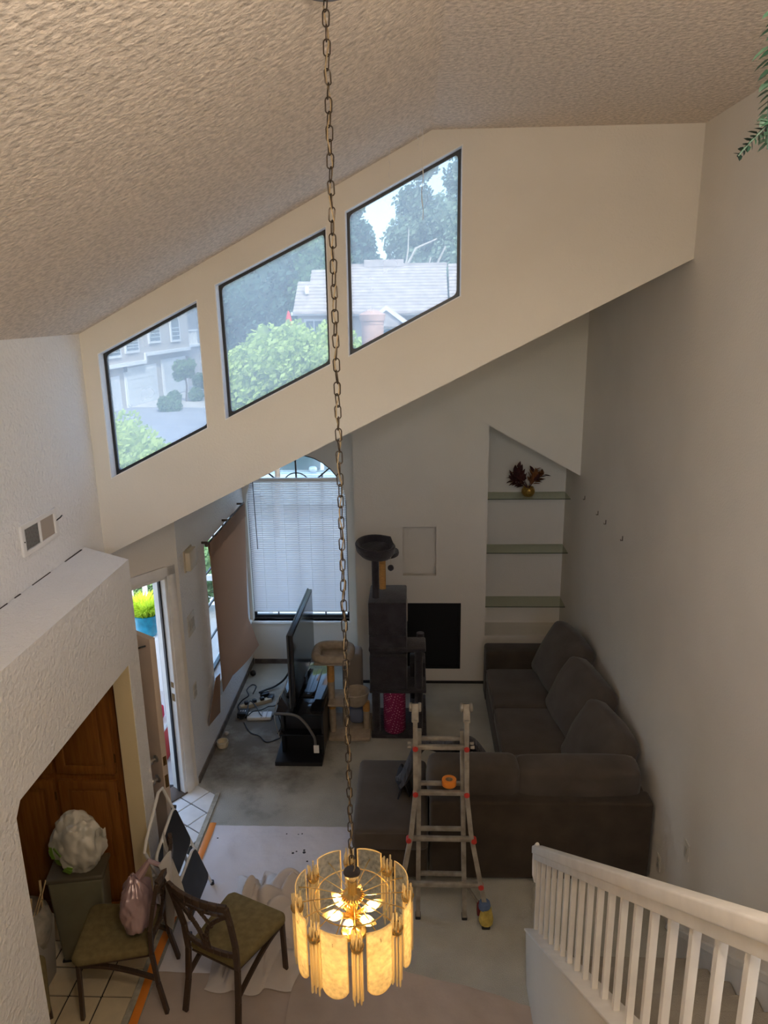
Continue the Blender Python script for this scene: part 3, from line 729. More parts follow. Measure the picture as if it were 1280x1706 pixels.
# ================================================================== SOFA
sf = thing('sectional_sofa', 'large dark brown suede corner sofa along the right wall with a chaise', 'sofa', (.9, 6, 0))
def sb(name, x0, x1, y0, y1, z0, z1, b=.03, m=SUEDE): return MB().box(x0, x1, y0, y1, z0, z1).build(name, m, sf, bevel=b, seg=3)
sb('base', .76, 1.70, 5.70, 7.40, .03, .30)
sb('base', .10, 1.70, 4.90, 5.69, .03, .30)
sb('back_frame', .10, 1.73, 4.77, 4.94, .03, .70, .025)
sb('back_frame', 1.52, 1.725, 4.95, 7.40, .03, .66, .03)
sb('arm', .755, 1.70, 7.40, 7.66, .03, .63, .035)
sb('chaise_base', -.47, .085, 4.76, 5.66, .03, .28)
def cushion(name, c, size, M=None, b=.05, m=SUEDED, puff=.03, taper=0):
    bm = bmesh.new(); bmesh.ops.create_cube(bm, size=1)
    bmesh.ops.subdivide_edges(bm, edges=bm.edges[:], cuts=11, use_grid_fill=True)
    a = [x/2 for x in size]; vs = []
    for v in bm.verts:
        n = [2*x for x in v.co]                       # -1..1
        p = Vector([n[i]*a[i] for i in range(3)])
        q = Vector([max(-(a[i]-b), min(a[i]-b, p[i])) for i in range(3)])
        d = p-q
        if d.length > 1e-6: p = q+d.normalized()*min(b, max(d.length, b) if sum(abs(x) > 1e-6 for x in d) > 1 else d.length)
        mid = (1-n[1]**2)*(1-n[2]**2)
        p.x += math.copysign(puff, n[0])*mid*(1 if abs(n[0]) > .99 else abs(n[0]))
        p.y += math.copysign(puff*.6, n[1])*(1-n[0]**2)*(1-n[2]**2)*(abs(n[1]) > .99)
        p.z += puff*.7*(1-n[0]**2)*(1-n[1]**2)*(n[2] > .99)
        if taper: p.y *= 1-taper*max(0, n[2])
        p += noise.noise_vector(p*4+Vector(c))*.012
        vs.append(((M @ p) if M else p)+Vector(c))
    fs = [[v.index for v in f.verts] for f in bm.faces]; bm.free()
    return MB().add(vs, fs).build(name, m, sf, smooth=True)
MB().box(-.485, .09, 4.745, 5.70, .275, .45).build('chaise_cushion', SUEDED, sf, bevel=.045, seg=4)
MB().box(.755, 1.46, 6.575, 7.38, .29, .46).build('seat_cushion', SUEDED, sf, bevel=.04, seg=4)
MB().box(.755, 1.46, 5.80, 6.56, .29, .46).build('seat_cushion', SUEDED, sf, bevel=.04, seg=4)
MB().box(.11, 1.60, 5.0, 5.785, .29, .455).build('seat_cushion', SUEDED, sf, bevel=.04, seg=4)
# back cushions of the near side (seen from behind), resting on the frame top and leaning
cushion('back_cushion', (.43, 4.975, .755), (.66, .22, .36), RX(R(8)), .05)
cushion('back_cushion', (1.20, 4.975, .75), (.88, .23, .35), RX(R(8)), .05)
# back cushions of the wall side
def wallcush(y, yaw, tilt, sz, x, z, tp):
    return cushion('back_cushion', (x, y, z), sz, RZ(R(yaw)) @ RY(R(tilt)), .06, SUEDED, .05, tp)
wallcush(7.0, 10, 24, (.20, .86, .62), 1.49, .72, .12)
wallcush(6.22, 9, 24, (.20, .90, .60), 1.50, .70, .12)
wallcush(5.50, 9, 24, (.20, .80, .58), 1.50, .68, .12)
MB().tube([(-.45, 4.748, .435), (.06, 4.748, .435)], .005, 5).build('piping', SUEDED, sf)
MB().tube([(.757, 5.82, .445), (.757, 7.36, .445)], .005, 5).build('piping', SUEDED, sf)

# dark quilted throw over chaise / back
def throw(u, v):
    x = -.14+.71*u+.03*math.sin(v*7); y = 5.09+.34*v+.03*math.sin(u*9)
    k = min(1, u/.28); k = k*k*(3-2*k); e = 1-max(0, (u-.72)/.28)**2*.45
    z = .475+.13*(1-v)*(1-k)+.53*k*e*(1-.55*v*v)+.02*math.sin(u*11+v*4)
    return (x, y, z)
QUILT = mat('quilted_throw', (.060, .058, .066), .9, var=.35, vscale=9, bump=1.0, bscale=9, bdist=.02, stretch=(7, .6, .6), sheen=.1)
tw = tag(MB().grid(throw, 36, 20, .03).build('throw_blanket', QUILT, smooth=True), 'dark grey ribbed throw blanket bunched on the chaise behind the ladder', 'blanket')
MB().grid(lambda u, v: (-.15+.10*u+.02*math.sin(v*5), 5.13+.28*v, .455+.14*math.sin(u*3.0)+.01*math.sin(v*12)), 10, 14, .012).build('folded_edge', mat('throw_lining', (.02, .02, .026), .9), tw, smooth=True)

# ================================================================== LADDER (folded multi-position ladder)
ld = thing('folding_ladder', 'worn aluminium folding ladder with red joint caps standing behind the sofa', 'ladder', (.17, 4.37, 0))
KL = .22
def LP(x, z, o=0): return (x, 4.345+KL*z+o, z)
def rail(name, pts, o):
    mb = MB()
    for a, b in zip(pts[:-1], pts[1:]): mb.beam(LP(*a, o), LP(*b, o), .058, .032, up=(1, 0, 0))
    return mb.build(name, ALU, ld)
rail('outer_rail', [(.352, 1.44), (.352, .93), (.383, .64), (.447, .31), (.503, .05)], 0)
rail('outer_rail', [(-.004, 1.44), (-.004, .93), (-.036, .64), (-.10, .31), (-.155, .05)], 0)
rail('inner_rail', [(.325, 1.33), (.340, .02)], .075); rail('inner_rail', [(.024, 1.33), (.010, .02)], .075)
for z in (.295, .615, .935, 1.25):
    x0 = -.004-(.0 if z > .9 else (.93-z)*.155); x1 = .352+(.0 if z > .9 else (.93-z)*.155)
    MB().beam(LP(x0-.01, z), LP(x1+.01, z), .032, .032).build('rung', ALU, ld, bevel=.006)
    MB().beam(LP(.015, z+.02, .075), LP(.335, z+.02, .075), .03, .028).build('rung', ALU, ld, bevel=.006)
    for x in (x0, x1):
        MB().lathe([(.020, -.024), (.020, .024)], LP(x, z, -.012), 10, RX(R(90))).build('joint_cap', REDP, ld, bevel=.004)
for x in (-.004, .352):
    hb = MB().beam(LP(x, 1.42), LP(x, 1.54, .02), .035, .05, up=(1, 0, 0))
    hb.build('hinge_arm', ALU, ld, bevel=.005)
    for s in (-1, 1):
        MB().lathe([(.028, -.011), (.032, -.006), (.032, .006), (.028, .011)], LP(x+s*.032, 1.52, .01), 14, RY(R(90))).build('hinge_knob', ALU, ld, smooth=True)
for s, x in ((-1, -.03), (1, .378)):
    for o_ in (0, .05): MB().tube([LP(x, 1.25, o_-.0), LP(x+s*.028, 1.25, o_)], [.010, .012], 8).build('lock_pin', ALU, ld)
MB().beam(LP(.345, .26, .06), LP(.447, .13, .02), .012, .02).build('brace', ALU, ld)
MB().box(.455, .515, 4.315, 4.385, .0, .03).build('foot', BLACKP, ld, bevel=.008); MB().box(-.185, -.125, 4.315, 4.385, .0, .03).build('foot', BLACKP, ld, bevel=.008)
for x in (.34, .01): MB().box(x-.02, x+.02, 4.395, 4.455, 0, .025).build('foot', BLACKP, ld, bevel=.006)
MB().box(.425, .46, 4.36, 4.42, .07, .16).build('red_tag', mat('dark_red', (.16, .01, .012), .6), ld, bevel=.01)
gl = thing('cloth_wrap', 'yellow and blue cloth wrapped round the ladder foot by the sofa', 'cloth', (.49, 4.35, 0))
MB().lathe([(.047, .0), (.052, .03), (.045, .07), (.038, .10), (.036, .12)], (.487, 4.352, .034), 14).build('wrap', mat('yellow_cloth', (.55, .42, .10), .9, var=.25, vscale=20, bump=.6, bscale=20), gl, smooth=True)
MB().lathe([(.040, .0), (.043, .02), (.037, .05)], (.475, 4.362, .145), 14).build('cuff', mat('blue_cloth', (.10, .16, .30), .9), gl, smooth=True)
tr = MB(); tr.lathe([(.026, -.022), (.05, -.022), (.051, -.02), (.051, .02), (.05, .022), (.026, .022), (.026, -.022)], (.232, 4.60, .988), 28, cap=False)
tp = tag(tr.build('tape_roll', ORANGE, smooth=True), 'roll of orange masking tape lying on a ladder rung', 'tape')
MB().lathe([(.0255, -.02), (.0255, .02), (.023, .02), (.023, -.02), (.0255, -.02)], (.232, 4.60, .988), 24, cap=False).build('core', mat('cardboard', (.35, .25, .15), .9), tp)

# ================================================================== TV AND STAND
ts = thing('tv_stand', 'black glass-topped television stand with open shelves', 'tv stand', (-1.12, 6.8, 0))
MB().box(-1.335, -.885, 6.32, 7.42, .485, .50).build('top', BLACKG, ts, bevel=.003)
MB().box(-1.31, -.89, 6.34, 7.40, .255, .272).build('shelf', BLACKG, ts, bevel=.003)
MB().box(-1.345, -.892, 6.23, 7.44, 0, .045).build('base', BLACKP, ts, bevel=.006)
MB().box(-.905, -.885, 6.36, 7.40, .045, .485).build('side_panel', BLACKP, ts)
for y in (6.45, 6.88, 7.31): MB().box(-1.26, -.91, y, y+.018, .045, .485).build('divider', BLACKP, ts)
MB().box(-1.30, -1.27, 6.40, 7.38, .045, .485).build('back_panel', BLACKP, ts)
tv = thing('television', 'large flat black television standing on the black stand seen edge-on', 'television', (-1.14, 6.9, .505))
ta = RZ(R(-1.2))
def tvb(x0, x1, y0, y1, z0, z1): return MB().box(x0, x1, y0, y1, z0, z1, Matrix.Translation((-1.145, 6.94, 0)) @ ta)
tvb(-.022, .020, -.60, .60, .565, 1.30).build('panel', BLACKP, tv, bevel=.006)
tvb(-.062, -.02, -.42, .42, .62, 1.1).build('rear_housing', BLACKP, tv, bevel=.015)
tvb(.0195, .022, -.58, .58, .59, 1.28).build('screen', SCREEN, tv)
tvb(-.035, -.018, -.615, .615, .555, 1.305).build('bezel', mat('dark_grey_plastic', (.055, .057, .062), .4), tv, bevel=.005)
tvb(-.03, .03, -.06, .06, .515, .60).build('neck', BLACKP, tv)
tvb(-.13, .15, -.30, .30, .503, .518).build('foot', BLACKG, tv, bevel=.004)
WIRE = mat('black_wire', (.012, .012, .012), .5)
def cord(name, pts, r, m, label, z=.008, group=None):
    P = [Vector((p[0], p[1], p[2] if len(p) > 2 else z)) for p in pts]
    out = []
    for i in range(len(P)-1):      # Catmull-Rom
        a, b, c, d = P[max(i-1, 0)], P[i], P[i+1], P[min(i+2, len(P)-1)]
        for k in range(6):
            t = k/6; out.append(.5*((2*b)+(c-a)*t+(2*a-5*b+4*c-d)*t*t+(3*b-a-3*c+d)*t**3))
    out.append(P[-1])
    return tag(MB().tube(out, r, 6).build(name, m, smooth=True), label, 'cable', group)
cord('power_cable', [(-1.811, 6.99), (-1.709, 6.805), (-1.598, 6.736), (-1.508, 6.629), (-1.421, 6.669), (-1.37, 6.74, .03), (-1.37, 6.8, .3)], .006, WIRE, 'thin black cable looping across the carpet towards the tv stand')
cord('power_cable', [(-1.92, 7.231, .02), (-1.953, 7.338), (-1.909, 7.393, .05), (-1.848, 7.413, .09), (-1.891, 7.524, .10), (-1.857, 7.64, .10), (-1.793, 7.564, .12), (-1.812, 7.469, .08)], .007, WIRE, 'black cable coiled above the power strip near the left wall')
cord('power_cable', [(-1.40, 7.70, .30), (-1.50, 7.75, .12), (-1.614, 7.742, .03), (-1.70, 7.64, .04), (-1.75, 7.52, .07)], .012, WIRE, 'thick black cable running from the television to the adapters')
cord('power_cable', [(-1.912, 7.196, .03), (-1.897, 7.092, .03), (-1.849, 7.041, .02), (-1.803, 7.076, .05), (-1.815, 7.304, .08), (-1.735, 7.233, .07), (-1.649, 7.078, .05), (-1.595, 7.079), (-1.523, 7.132)], .006, WIRE, 'black cord tangled between the power strip and the white router')
cord('power_cable', [(-1.781, 7.059, .05), (-1.741, 7.128, .06), (-1.657, 7.164, .06), (-1.60, 7.25, .05), (-1.50, 7.20, .1), (-1.36, 7.0, .35)], .006, WIRE, 'black cord rising from the router to the stand')
cord('power_cable', [(-1.246, 6.6, .72), (-1.282, 6.55, .64), (-1.345, 6.52, .53), (-1.38, 6.50, .36), (-1.36, 6.6, .08)], .005, mat('pale_wire', (.5, .5, .46), .5), 'pale cable hanging from the back of the television')
cord('power_cable', [(-1.337, 6.3, .52), (-1.15, 6.29, .512), (-1.054, 6.285, .44), (-.972, 6.28, .301), (-.958, 6.28, .247), (-.953, 6.28, .12)], .013, mat('grey_wire', (.12, .12, .12), .5), 'grey flat cord draped down the near end of the tv stand')
cord('power_cable', [(-1.36, 6.75, .46), (-1.39, 6.72, .30), (-1.35, 6.66, .18), (-1.40, 6.70, .06)], .006, WIRE, 'black cord dangling behind the tv stand shelves')
ps = thing('power_strip', 'beige power strip with plugs lying on the carpet', 'power strip', (-1.75, 7.36, 0))
pa = Matrix.Translation((-1.76, 7.37, 0)) @ RZ(math.atan2(.188, .30))
MB().box(-.18, .18, -.028, .028, 0, .04, pa).build('body', CREAM, ps, bevel=.006)
for k in range(3): MB().box(-.13+.09*k, -.085+.09*k, -.02, .02, .04, .075, pa).build('plug', BLACKP, ps, bevel=.006)
for k, (x, y, lb) in enumerate(((-1.70, 7.56, 'black power adapter lying farthest from the wall strip'), (-1.62, 7.50, 'black power adapter beside the thick cable'))):
    o = MB().box(-.05, .05, -.03, .03, 0, .045, Matrix.Translation((x, y, 0)) @ RZ(.5+k)).build('power_adapter', BLACKP, bevel=.008)
    tag(o, lb, 'adapter', 'adapters by the power strip')
rt_ = thing('router', 'flat white router lying on the carpet under cables', 'router', (-1.67, 7.11, 0))
MB().box(-.13, .13, -.065, .065, 0, .04, Matrix.Translation((-1.665, 7.105, 0)) @ RZ(.05)).build('body', WHITEP, rt_, bevel=.012, seg=3)
for k in range(2): MB().box(.02+.05*k, .03+.05*k, -.07, .07, .04, .045, Matrix.Translation((-1.665, 7.105, 0)) @ RZ(.05)).build('stripe', mat('pale_grey', (.5, .5, .5), .5), rt_)
ax = thing('plug_box', 'small black adapter box with three sockets by the wall', 'adapter', (-1.85, 7.14, 0))
MB().box(-.055, .055, -.06, .06, 0, .055, Matrix.Translation((-1.852, 7.145, 0))).build('body', BLACKP, ax, bevel=.006)
for k in range(3): MB().box(-.03+.024*k, -.018+.024*k, -.01, .01, .055, .058, Matrix.Translation((-1.852, 7.145, 0))).build('socket', WHITEP, ax)
tgm = tag(MB().box(-.97, -.92, 6.255, 6.262, .13, .21).build('paper_tag', WHITEP), 'white paper tag hanging at the near end of the tv stand', 'tag')
tag(MB().blob((-1.935, 8.05, .035), .035, amp=.1).build('black_ball', WIRE, smooth=True), 'small black ball on the carpet below the blinds', 'ball')
tag(MB().lathe([(.05, 0), (.06, .03), (.058, .06), (.052, .06), (.05, .012), (.001, .01)], (-1.93, 6.56, .0), 18, RX(R(0))).build('paper_cup', mat('cream_paper', (.66, .58, .42), .8), smooth=True), 'short cream paper tub on the carpet against the left wall', 'tub')
tag(MB().blob((-1.94, 6.77, .018), .022, sc=(1, 1.2, .7), amp=.4).build('paper_scrap', mat('scrap', (.6, .52, .45), .9), smooth=True), 'crumpled pale scrap beside the cream tub', 'scrap')

# ================================================================== CAT TREES
ct = thing('cat_tree', 'tall dark grey plush cat tree with two boxes and a round perch', 'cat tree', (-.2, 7.0, 0))
P = PLUSHG
MB().box(-.45, .11, 6.72, 7.26, 0, .045).build('base', P, ct, bevel=.012)
MB().box(-.46, .105, 6.72, 7.26, .505, .54).build('shelf', P, ct, bevel=.012)
lo = MB().box(-.455, -.085, 6.73, 7.22, .54, .90).build('condo', P, ct, bevel=.015)
MB().box(-.46, .10, 6.71, 7.0, .955, .995).build('platform', P, ct, bevel=.015)
MB().box(-.455, -.085, 6.78, 7.24, .90, .955).build('platform_riser', P, ct, bevel=.012)
MB().box(-.455, -.085, 6.73, 7.22, .995, 1.115).build('condo_floor', P, ct, bevel=.012)
up = MB().box(-.457, -.088, 6.73, 7.23, 1.115, 1.468).build('condo', P, ct, bevel=.015)
MB().lathe([(.10, -.004), (.10, .004)], (-.085, 6.98, 1.29), 20, RY(R(90))).build('doorway', mat('condo_opening', (.01, .01, .01), 1), up)
MB().lathe([(.105, -.006), (.118, 0), (.105, .008)], (-.086, 6.98, 1.29), 20, RY(R(90)), cap=False).build('doorway_trim', mat('cream_fur', (.5, .45, .4), 1), up, smooth=True)
def post(x, y, z0, z1, r, m=P, name='post', par=ct): return MB().tube([(x, y, z0), (x, y, z1)], r, 14).build(name, m, par, smooth=True)
post(-.40, 6.80, .045, .505, .042); post(.03, 6.80, .54, .955, .042); post(.03, 6.80, .045, .505, .042); post(-.02, 7.18, .045, .505, .042); post(.05, 7.18, .54, .955, .04)
MB().box(-.06, .10, 7.0, 7.25, .54, .70).build('rear_box', P, ct, bevel=.012)
MB().box(-.05, .105, 6.95, 7.24, .045, .22).build('lower_box', P, ct, bevel=.012)
post(-.388, 6.88, 1.468, 1.90, .036); post(-.33, 7.12, 1.468, 1.84, .034, SISAL, 'sisal_post')
pc = MB().lathe([(.02, 0), (.15, .0), (.185, .04), (.195, .10), (.185, .115), (.17, .11), (.155, .05), (.02, .03)], (-.385, 6.90, 1.905), 28).build('perch', P, ct, smooth=True)
for v in pc.data.vertices:
    a = math.atan2(v.co.y, v.co.x)
    if v.co.z > .05-0: v.co.z += .03*math.cos(2*a+.6)*(1 if v.co.z > .06 else .3)
MB().lathe([(.02, .0), (.165, .0), (.17, .02), (.165, .04), (.02, .045)], (-.33, 7.10, 1.835), 28).build('perch', P, ct, smooth=True)
bl = MB().blob((-.235, 6.80, 1.80), .030, amp=.1).build('hanging_ball', P, ct, smooth=True)
MB().tube([(-.235, 6.80, 1.825), (-.235, 6.82, 1.925)], .002, 5).build('string', CREAM, bl)
PINK = bpy.data.materials.new('pink_dots'); PINK.use_nodes = True
nt = PINK.node_tree; b_ = nt.nodes['Principled BSDF']; b_.inputs['Roughness'].default_value = .8
tc = nt.nodes.new('ShaderNodeTexCoord'); vo = nt.nodes.new('ShaderNodeTexVoronoi'); vo.inputs['Scale'].default_value = 46; vo.inputs['Randomness'].default_value = .12
mr = nt.nodes.new('ShaderNodeMath'); mr.operation = 'LESS_THAN'; mr.inputs[1].default_value = .27
mx = nt.nodes.new('ShaderNodeMixRGB'); mx.inputs[1].default_value = (.26, .012, .085, 1); mx.inputs[2].default_value = (.75, .35, .48, 1)
mp_ = nt.nodes.new('ShaderNodeMapping'); mp_.inputs['Rotation'].default_value = (.5, .35, .7); nt.links.new(tc.outputs['Object'], mp_.inputs[0]); nt.links.new(mp_.outputs[0], vo.inputs['Vector']); nt.links.new(vo.outputs['Distance'], mr.inputs[0]); nt.links.new(mr.outputs[0], mx.inputs[0]); nt.links.new(mx.outputs[0], b_.inputs['Base Color'])
MB().tube([(-.215, 6.83, .045), (-.215, 6.83, .06), (-.215, 6.83, .49), (-.215, 6.83, .503)], [.10, .112, .112, .10], 24).build('dotted_tunnel', PINK, ct, smooth=True)

bt = thing('cat_tree', 'low beige cat tree with a padded top bed and a hanging basket', 'cat tree', (-.75, 6.85, 0))
MB().box(-.88, -.46, 6.66, 7.16, 0, .04).build('base', PLUSHB, bt, bevel=.012)
post(-.845, 6.80, .04, .30, .034, PLUSHB, 'post', bt); post(-.845, 6.80, .30, .40, .035, SISAL, 'sisal_post', bt)
MB().box(-.875, -.66, 6.66, 6.98, .385, .415).build('shelf', PLUSHB, bt, bevel=.01)
post(-.850, 6.80, .415, .60, .035, PLUSHB, 'post', bt); post(-.850, 6.80, .60, .83, .037, SISAL, 'sisal_post', bt)
bd = MB().box(-1.0, -.64, 6.66, 7.02, .83, .86).build('bed', PLUSHB, bt, bevel=.02)
def sq(k, n=36):
    a = 2*math.pi*k/n; e = .55
    return Vector((-.82+.17*math.copysign(abs(math.cos(a))**e, math.cos(a)), 6.84+.17*math.copysign(abs(math.sin(a))**e, math.sin(a)), .895))
MB().tube([sq(k) for k in range(36)], .045, 10, closed=True).build('bed_rim', PLUSHB, bd, smooth=True)
bk = MB()
pf = [(.02, 0), (.085, .004), (.115, .05), (.128, .13), (.135, .145), (.125, .15), (.112, .13), (.10, .06), (.07, .02), (.02, .015)]
bk.lathe(pf, (-.60, 6.82, .335), 40)
bo_ = bk.build('basket', PLUSHB, bt, smooth=True)
for v in bo_.data.vertices:
    dx, dy = v.co.x+bt.location.x+.60, v.co.y+bt.location.y-6.82; a = math.atan2(dy, dx); r_ = math.hypot(dx, dy)
    if r_ > .08 and .34 < v.co.z < .47: k = 1+.045*math.sin(a*20); v.co.x = -.60+dx*k-bt.location.x; v.co.y = 6.82+dy*k-bt.location.y
post(-.505, 6.86, .04, .24, .034, PLUSHB, 'post', bt); post(-.505, 6.86, .24, .34, .036, SISAL, 'sisal_post', bt); post(-.72, 6.90, .04, .38, .034, PLUSHB, 'post', bt)
bb = tag(MB().pillow((-.61, 6.95, .14), (.16, .12, .19), .6, None, 20, 10, .02).build('blue_grey_bag', mat('bluegrey_cloth', (.15, .18, .28), .8), smooth=True), 'blue-grey cloth bundle tucked under the beige basket', 'bundle')
bx = tag(MB().box(-.79, -.58, 7.30, 7.55, 0, .64).build('upright_cushion', mat('greige_cloth', (.34, .29, .25), .9), bevel=.04, seg=3), 'upright greige block behind the beige cat tree', 'block')

# ================================================================== NICHE: glass shelves and vase
for z, lb in ((2.113, 'top glass shelf carrying the vase in the corner niche'), (1.473, 'middle empty glass shelf in the corner niche'), (.812, 'lowest glass shelf in the corner niche above the ledge')):
    o = thing('glass_shelf', lb, 'shelf', (1.27, 8.4, z), 'glass shelves in the niche')
    MB().box(XCH1+.004, XR-.004, 8.24, YN-.004, z-.009, z).build('pane', SHELFG, o)
    MB().box(XCH1+.004, XR-.004, 8.236, 8.2405, z-.009, z).build('front_edge', mat('green_glass_edge', (.09, .11, .07), .2), o)
vs_ = thing('gold_vase', 'small hammered gold vase with dark red dried leaves on the top glass shelf', 'vase', (1.285, 8.34, 2.114))
MB().lathe([(.03, 0), (.055, .01), (.075, .05), (.072, .085), (.06, .108), (.062, .112), (.055, .112), (.05, .10), (.06, .05), (.02, .012)], (1.285, 8.34, 2.114), 24).build('vase', mat('hammered_gold', (.62, .40, .10), .3, metal=.9, bump=1.0, bscale=40, bdist=.01, voronoi=True), vs_, smooth=True)
LEAFR = mat('dried_red_leaf', (.06, .014, .012), .7, var=.4, vscale=8); LEAFO = mat('dried_rust_leaf', (.20, .07, .015), .7, var=.3, vscale=8)
rnd = random.Random(3)
def leaf_mesh(L, w):
    return [(0, 0, 0), (w*.55, L*.3, .06*L), (w*.35, L*.7, .02*L), (0, L, -.08*L), (-w*.35, L*.7, .02*L), (-w*.55, L*.3, .06*L)], [(0, 1, 2, 3), (0, 3, 4, 5)]
for i in range(13):
    left = i < 8
    a = rnd.uniform(-2.6, 2.6); dirx = (-.20 if left else .17)*rnd.uniform(.35, 1.1); top = Vector((1.285+dirx, 8.34+rnd.uniform(-.06, .10), 2.27+rnd.uniform(.0, .20)*(1 if left else .75)))
    b0 = Vector((1.285, 8.34, 2.20)); midp = (b0+top)/2+Vector((0, 0, .04))
    stm = MB().tube([b0, midp, top], [.003, .0025, .0012], 5).build('stem', LEAFR, vs_)
    for q in range(8):
        t = .30+.70*q/7; p = b0*(1-t)**2+midp*2*t*(1-t)+top*t*t
        vs2, fs2 = leaf_mesh(.092, .048)
        d = (top-b0).normalized(); side = 1 if q % 2 else -1
        ax_ = (d+Vector((d.z*side*.8, rnd.uniform(-.6, .6), -d.x*side*.8))).normalized()
        qm = ax_.to_track_quat('Y', 'Z').to_matrix().to_4x4(); qm.translation = p
        MB().add([qm @ Vector(v) for v in vs2], fs2).build('leaf', LEAFR if (left and rnd.random() < .85) else (LEAFO if rnd.random() < .7 else LEAFR), stm)

# ================================================================== WALL FITTINGS
for y, z, lb in ((7.569, 2.29, 'leftmost small brass picture hook on the right wall'), (6.993, 2.285, 'second small picture hook on the right wall'), (6.69, 2.28, 'third small picture hook on the right wall'), (6.121, 2.30, 'picture hook on the right wall nearest the stairs')):
    o = thing('picture_hook', lb, 'hook', (XR-.005, y, z), 'picture hooks on the right wall')
    MB().box(XR-.004, XR, y-.006, y+.006, z-.02, z+.02).build('plate', BRONZE, o)
    MB().tube([(XR-.003, y, z-.015), (XR-.016, y, z-.02), (XR-.018, y, z-.008)], .003, 6).build('hook', BRONZE, o)
def plate(x, y0, y1, z0, z1, sgn, name, lb, cat, parts):
    o = thing(name, lb, cat, (x, (y0+y1)/2, (z0+z1)/2))
    MB().box(min(x, x+sgn*.007), max(x, x+sgn*.007), y0, y1, z0, z1).build('cover_plate', mat('plate_plastic', (.62, .58, .50), .4), o, bevel=.002)
    for (ya, yb, za, zb, nm) in parts:
        MB().box(min(x+sgn*.006, x+sgn*.010), max(x+sgn*.006, x+sgn*.010), ya, yb, za, zb).build(nm, mat('plate_dark', (.45, .42, .36), .5), o)
    return o
plate(XR, 4.14, 4.215, .735, .855, -1, 'light_switch', 'beige switch plate on the right wall above the stairs', 'switch', [(4.165, 4.19, .77, .82, 'rocker')])
plate(XR, 4.60, 4.67, .26, .375, -1, 'wall_outlet', 'beige outlet low on the right wall behind the railing', 'outlet', [(4.62, 4.65, .28, .31, 'socket'), (4.62, 4.65, .325, .355, 'socket')])
plate(XF, 6.03, 6.22, 1.42, 1.615, 1, 'light_switch', 'white triple switch plate on the left wall by the front door', 'switch', [(6.06, 6.085, 1.47, 1.56, 'toggle'), (6.11, 6.135, 1.47, 1.56, 'toggle'), (6.16, 6.185, 1.47, 1.56, 'toggle')])
plate(XF, 6.02, 6.11, .82, .96, 1, 'wall_outlet', 'small outlet low on the left wall by the front door', 'outlet', [(6.04, 6.09, .84, .88, 'socket'), (6.04, 6.09, .90, .94, 'socket')])
dc = thing('door_chime', 'beige door chime box high on the left wall', 'door chime', (XF, 6.2, 2.12))
MB().box(XF, XF+.055, 6.08, 6.28, 2.02, 2.19).build('cover', CREAM, dc, bevel=.008)
MB().box(XF+.0, XF+.012, 6.07, 6.29, 2.01, 2.20).build('back_plate', mat('beige_plastic', (.5, .42, .3), .5), dc)
# vent on the upper left wall
vt = thing('air_vent', 'white wall air vent register with half its grille covered', 'vent', (XL, 4.16, 2.96))
V0, V1, VZ0, VZ1 = 3.944, 4.374, 2.868, 3.051
MB().holed([(V0, VZ0), (V1, VZ0), (V1, VZ1), (V0, VZ1)], [[(V0+.035, VZ0+.028), (4.152, VZ0+.028), (4.152, VZ1-.028), (V0+.035, VZ1-.028)], [(4.166, VZ0+.028), (V1-.035, VZ0+.028), (V1-.035, VZ1-.028), (4.166, VZ1-.028)]], 'x', XL, XL+.016).build('frame', WHITEM, vt, bevel=.003)
MB().box(XL-.001, XL+.002, V0+.03, V1-.03, VZ0+.02, VZ1-.02).build('duct', mat('duct_dark', (.03, .03, .03), .8), vt)
for k in range(13):
    y = V0+.042+.0132*k
    MB().beam((XL+.007, y, VZ0+.026), (XL+.007, y, VZ1-.026), .012, .002, up=(1, .5, 0)).build('louver', mat('louver_grey', (.42, .42, .42), .4), vt)
MB().box(XL+.003, XL+.006, 4.168, V1-.036, VZ0+.028, VZ1-.028).build('damper', mat('damper_tan', (.42, .36, .30), .5), vt)
MB().tube([(XL+.012, V1-.02, 2.97), (XL+.03, V1+.01, 2.985), (XL+.028, V1+.035, 2.99)], .004, 6).build('lever', WIRE, vt)
MB().lathe([(.004, 0), (.004, .004)], (XL+.016, V0+.017, 2.955), 8, RY(R(90))).build('screw', WIRE, vt)

# ================================================================== KITCHEN: pantry, bin, bags
PY = 4.36
pn_ = thing('pantry_cabinet', 'tall oak pantry cabinet with raised panel doors in the kitchen', 'cabinet', (-2.4, PY, 0))
MB().box(-2.95, -1.955, PY+.005, PY+.22, 0, 2.43).build('carcass', OAK, pn_)
def door(x0, x1, z0, z1):
    d = MB().box(x0, x1, PY-.016, PY+.005, z0, z1).build('door', OAK, pn_, bevel=.004)
    MB().holed([(x0, z0), (x1, z0), (x1, z1), (x0, z1)], [[(x0+.065, z0+.065), (x1-.065, z0+.065), (x1-.065, z1-.065), (x0+.065, z1-.065)]], 'y', PY-.028, PY-.0155).build('frame', OAK, d, bevel=.005)
    MB().box(x0+.085, x1-.085, PY-.024, PY-.0155, z0+.085, z1-.085).build('raised_panel', OAK, d, bevel=.007)
    for z in (z0+.12, z1-.12): MB().tube([(x1+.004, PY-.02, z-.03), (x1+.004, PY-.02, z+.03)], .006, 8).build('hinge', OAKH, d)
door(-2.425, -2.02, 1.20, 2.35); door(-2.425, -2.02, .10, 1.145); door(-2.88, -2.46, 1.20, 2.35); door(-2.88, -2.46, .10, 1.145)
tb = thing('trash_can', 'olive steel kitchen bin with a dark lid beside the oak pantry', 'trash can', (-2.235, 4.08, 0))
ba = RZ(R(10))
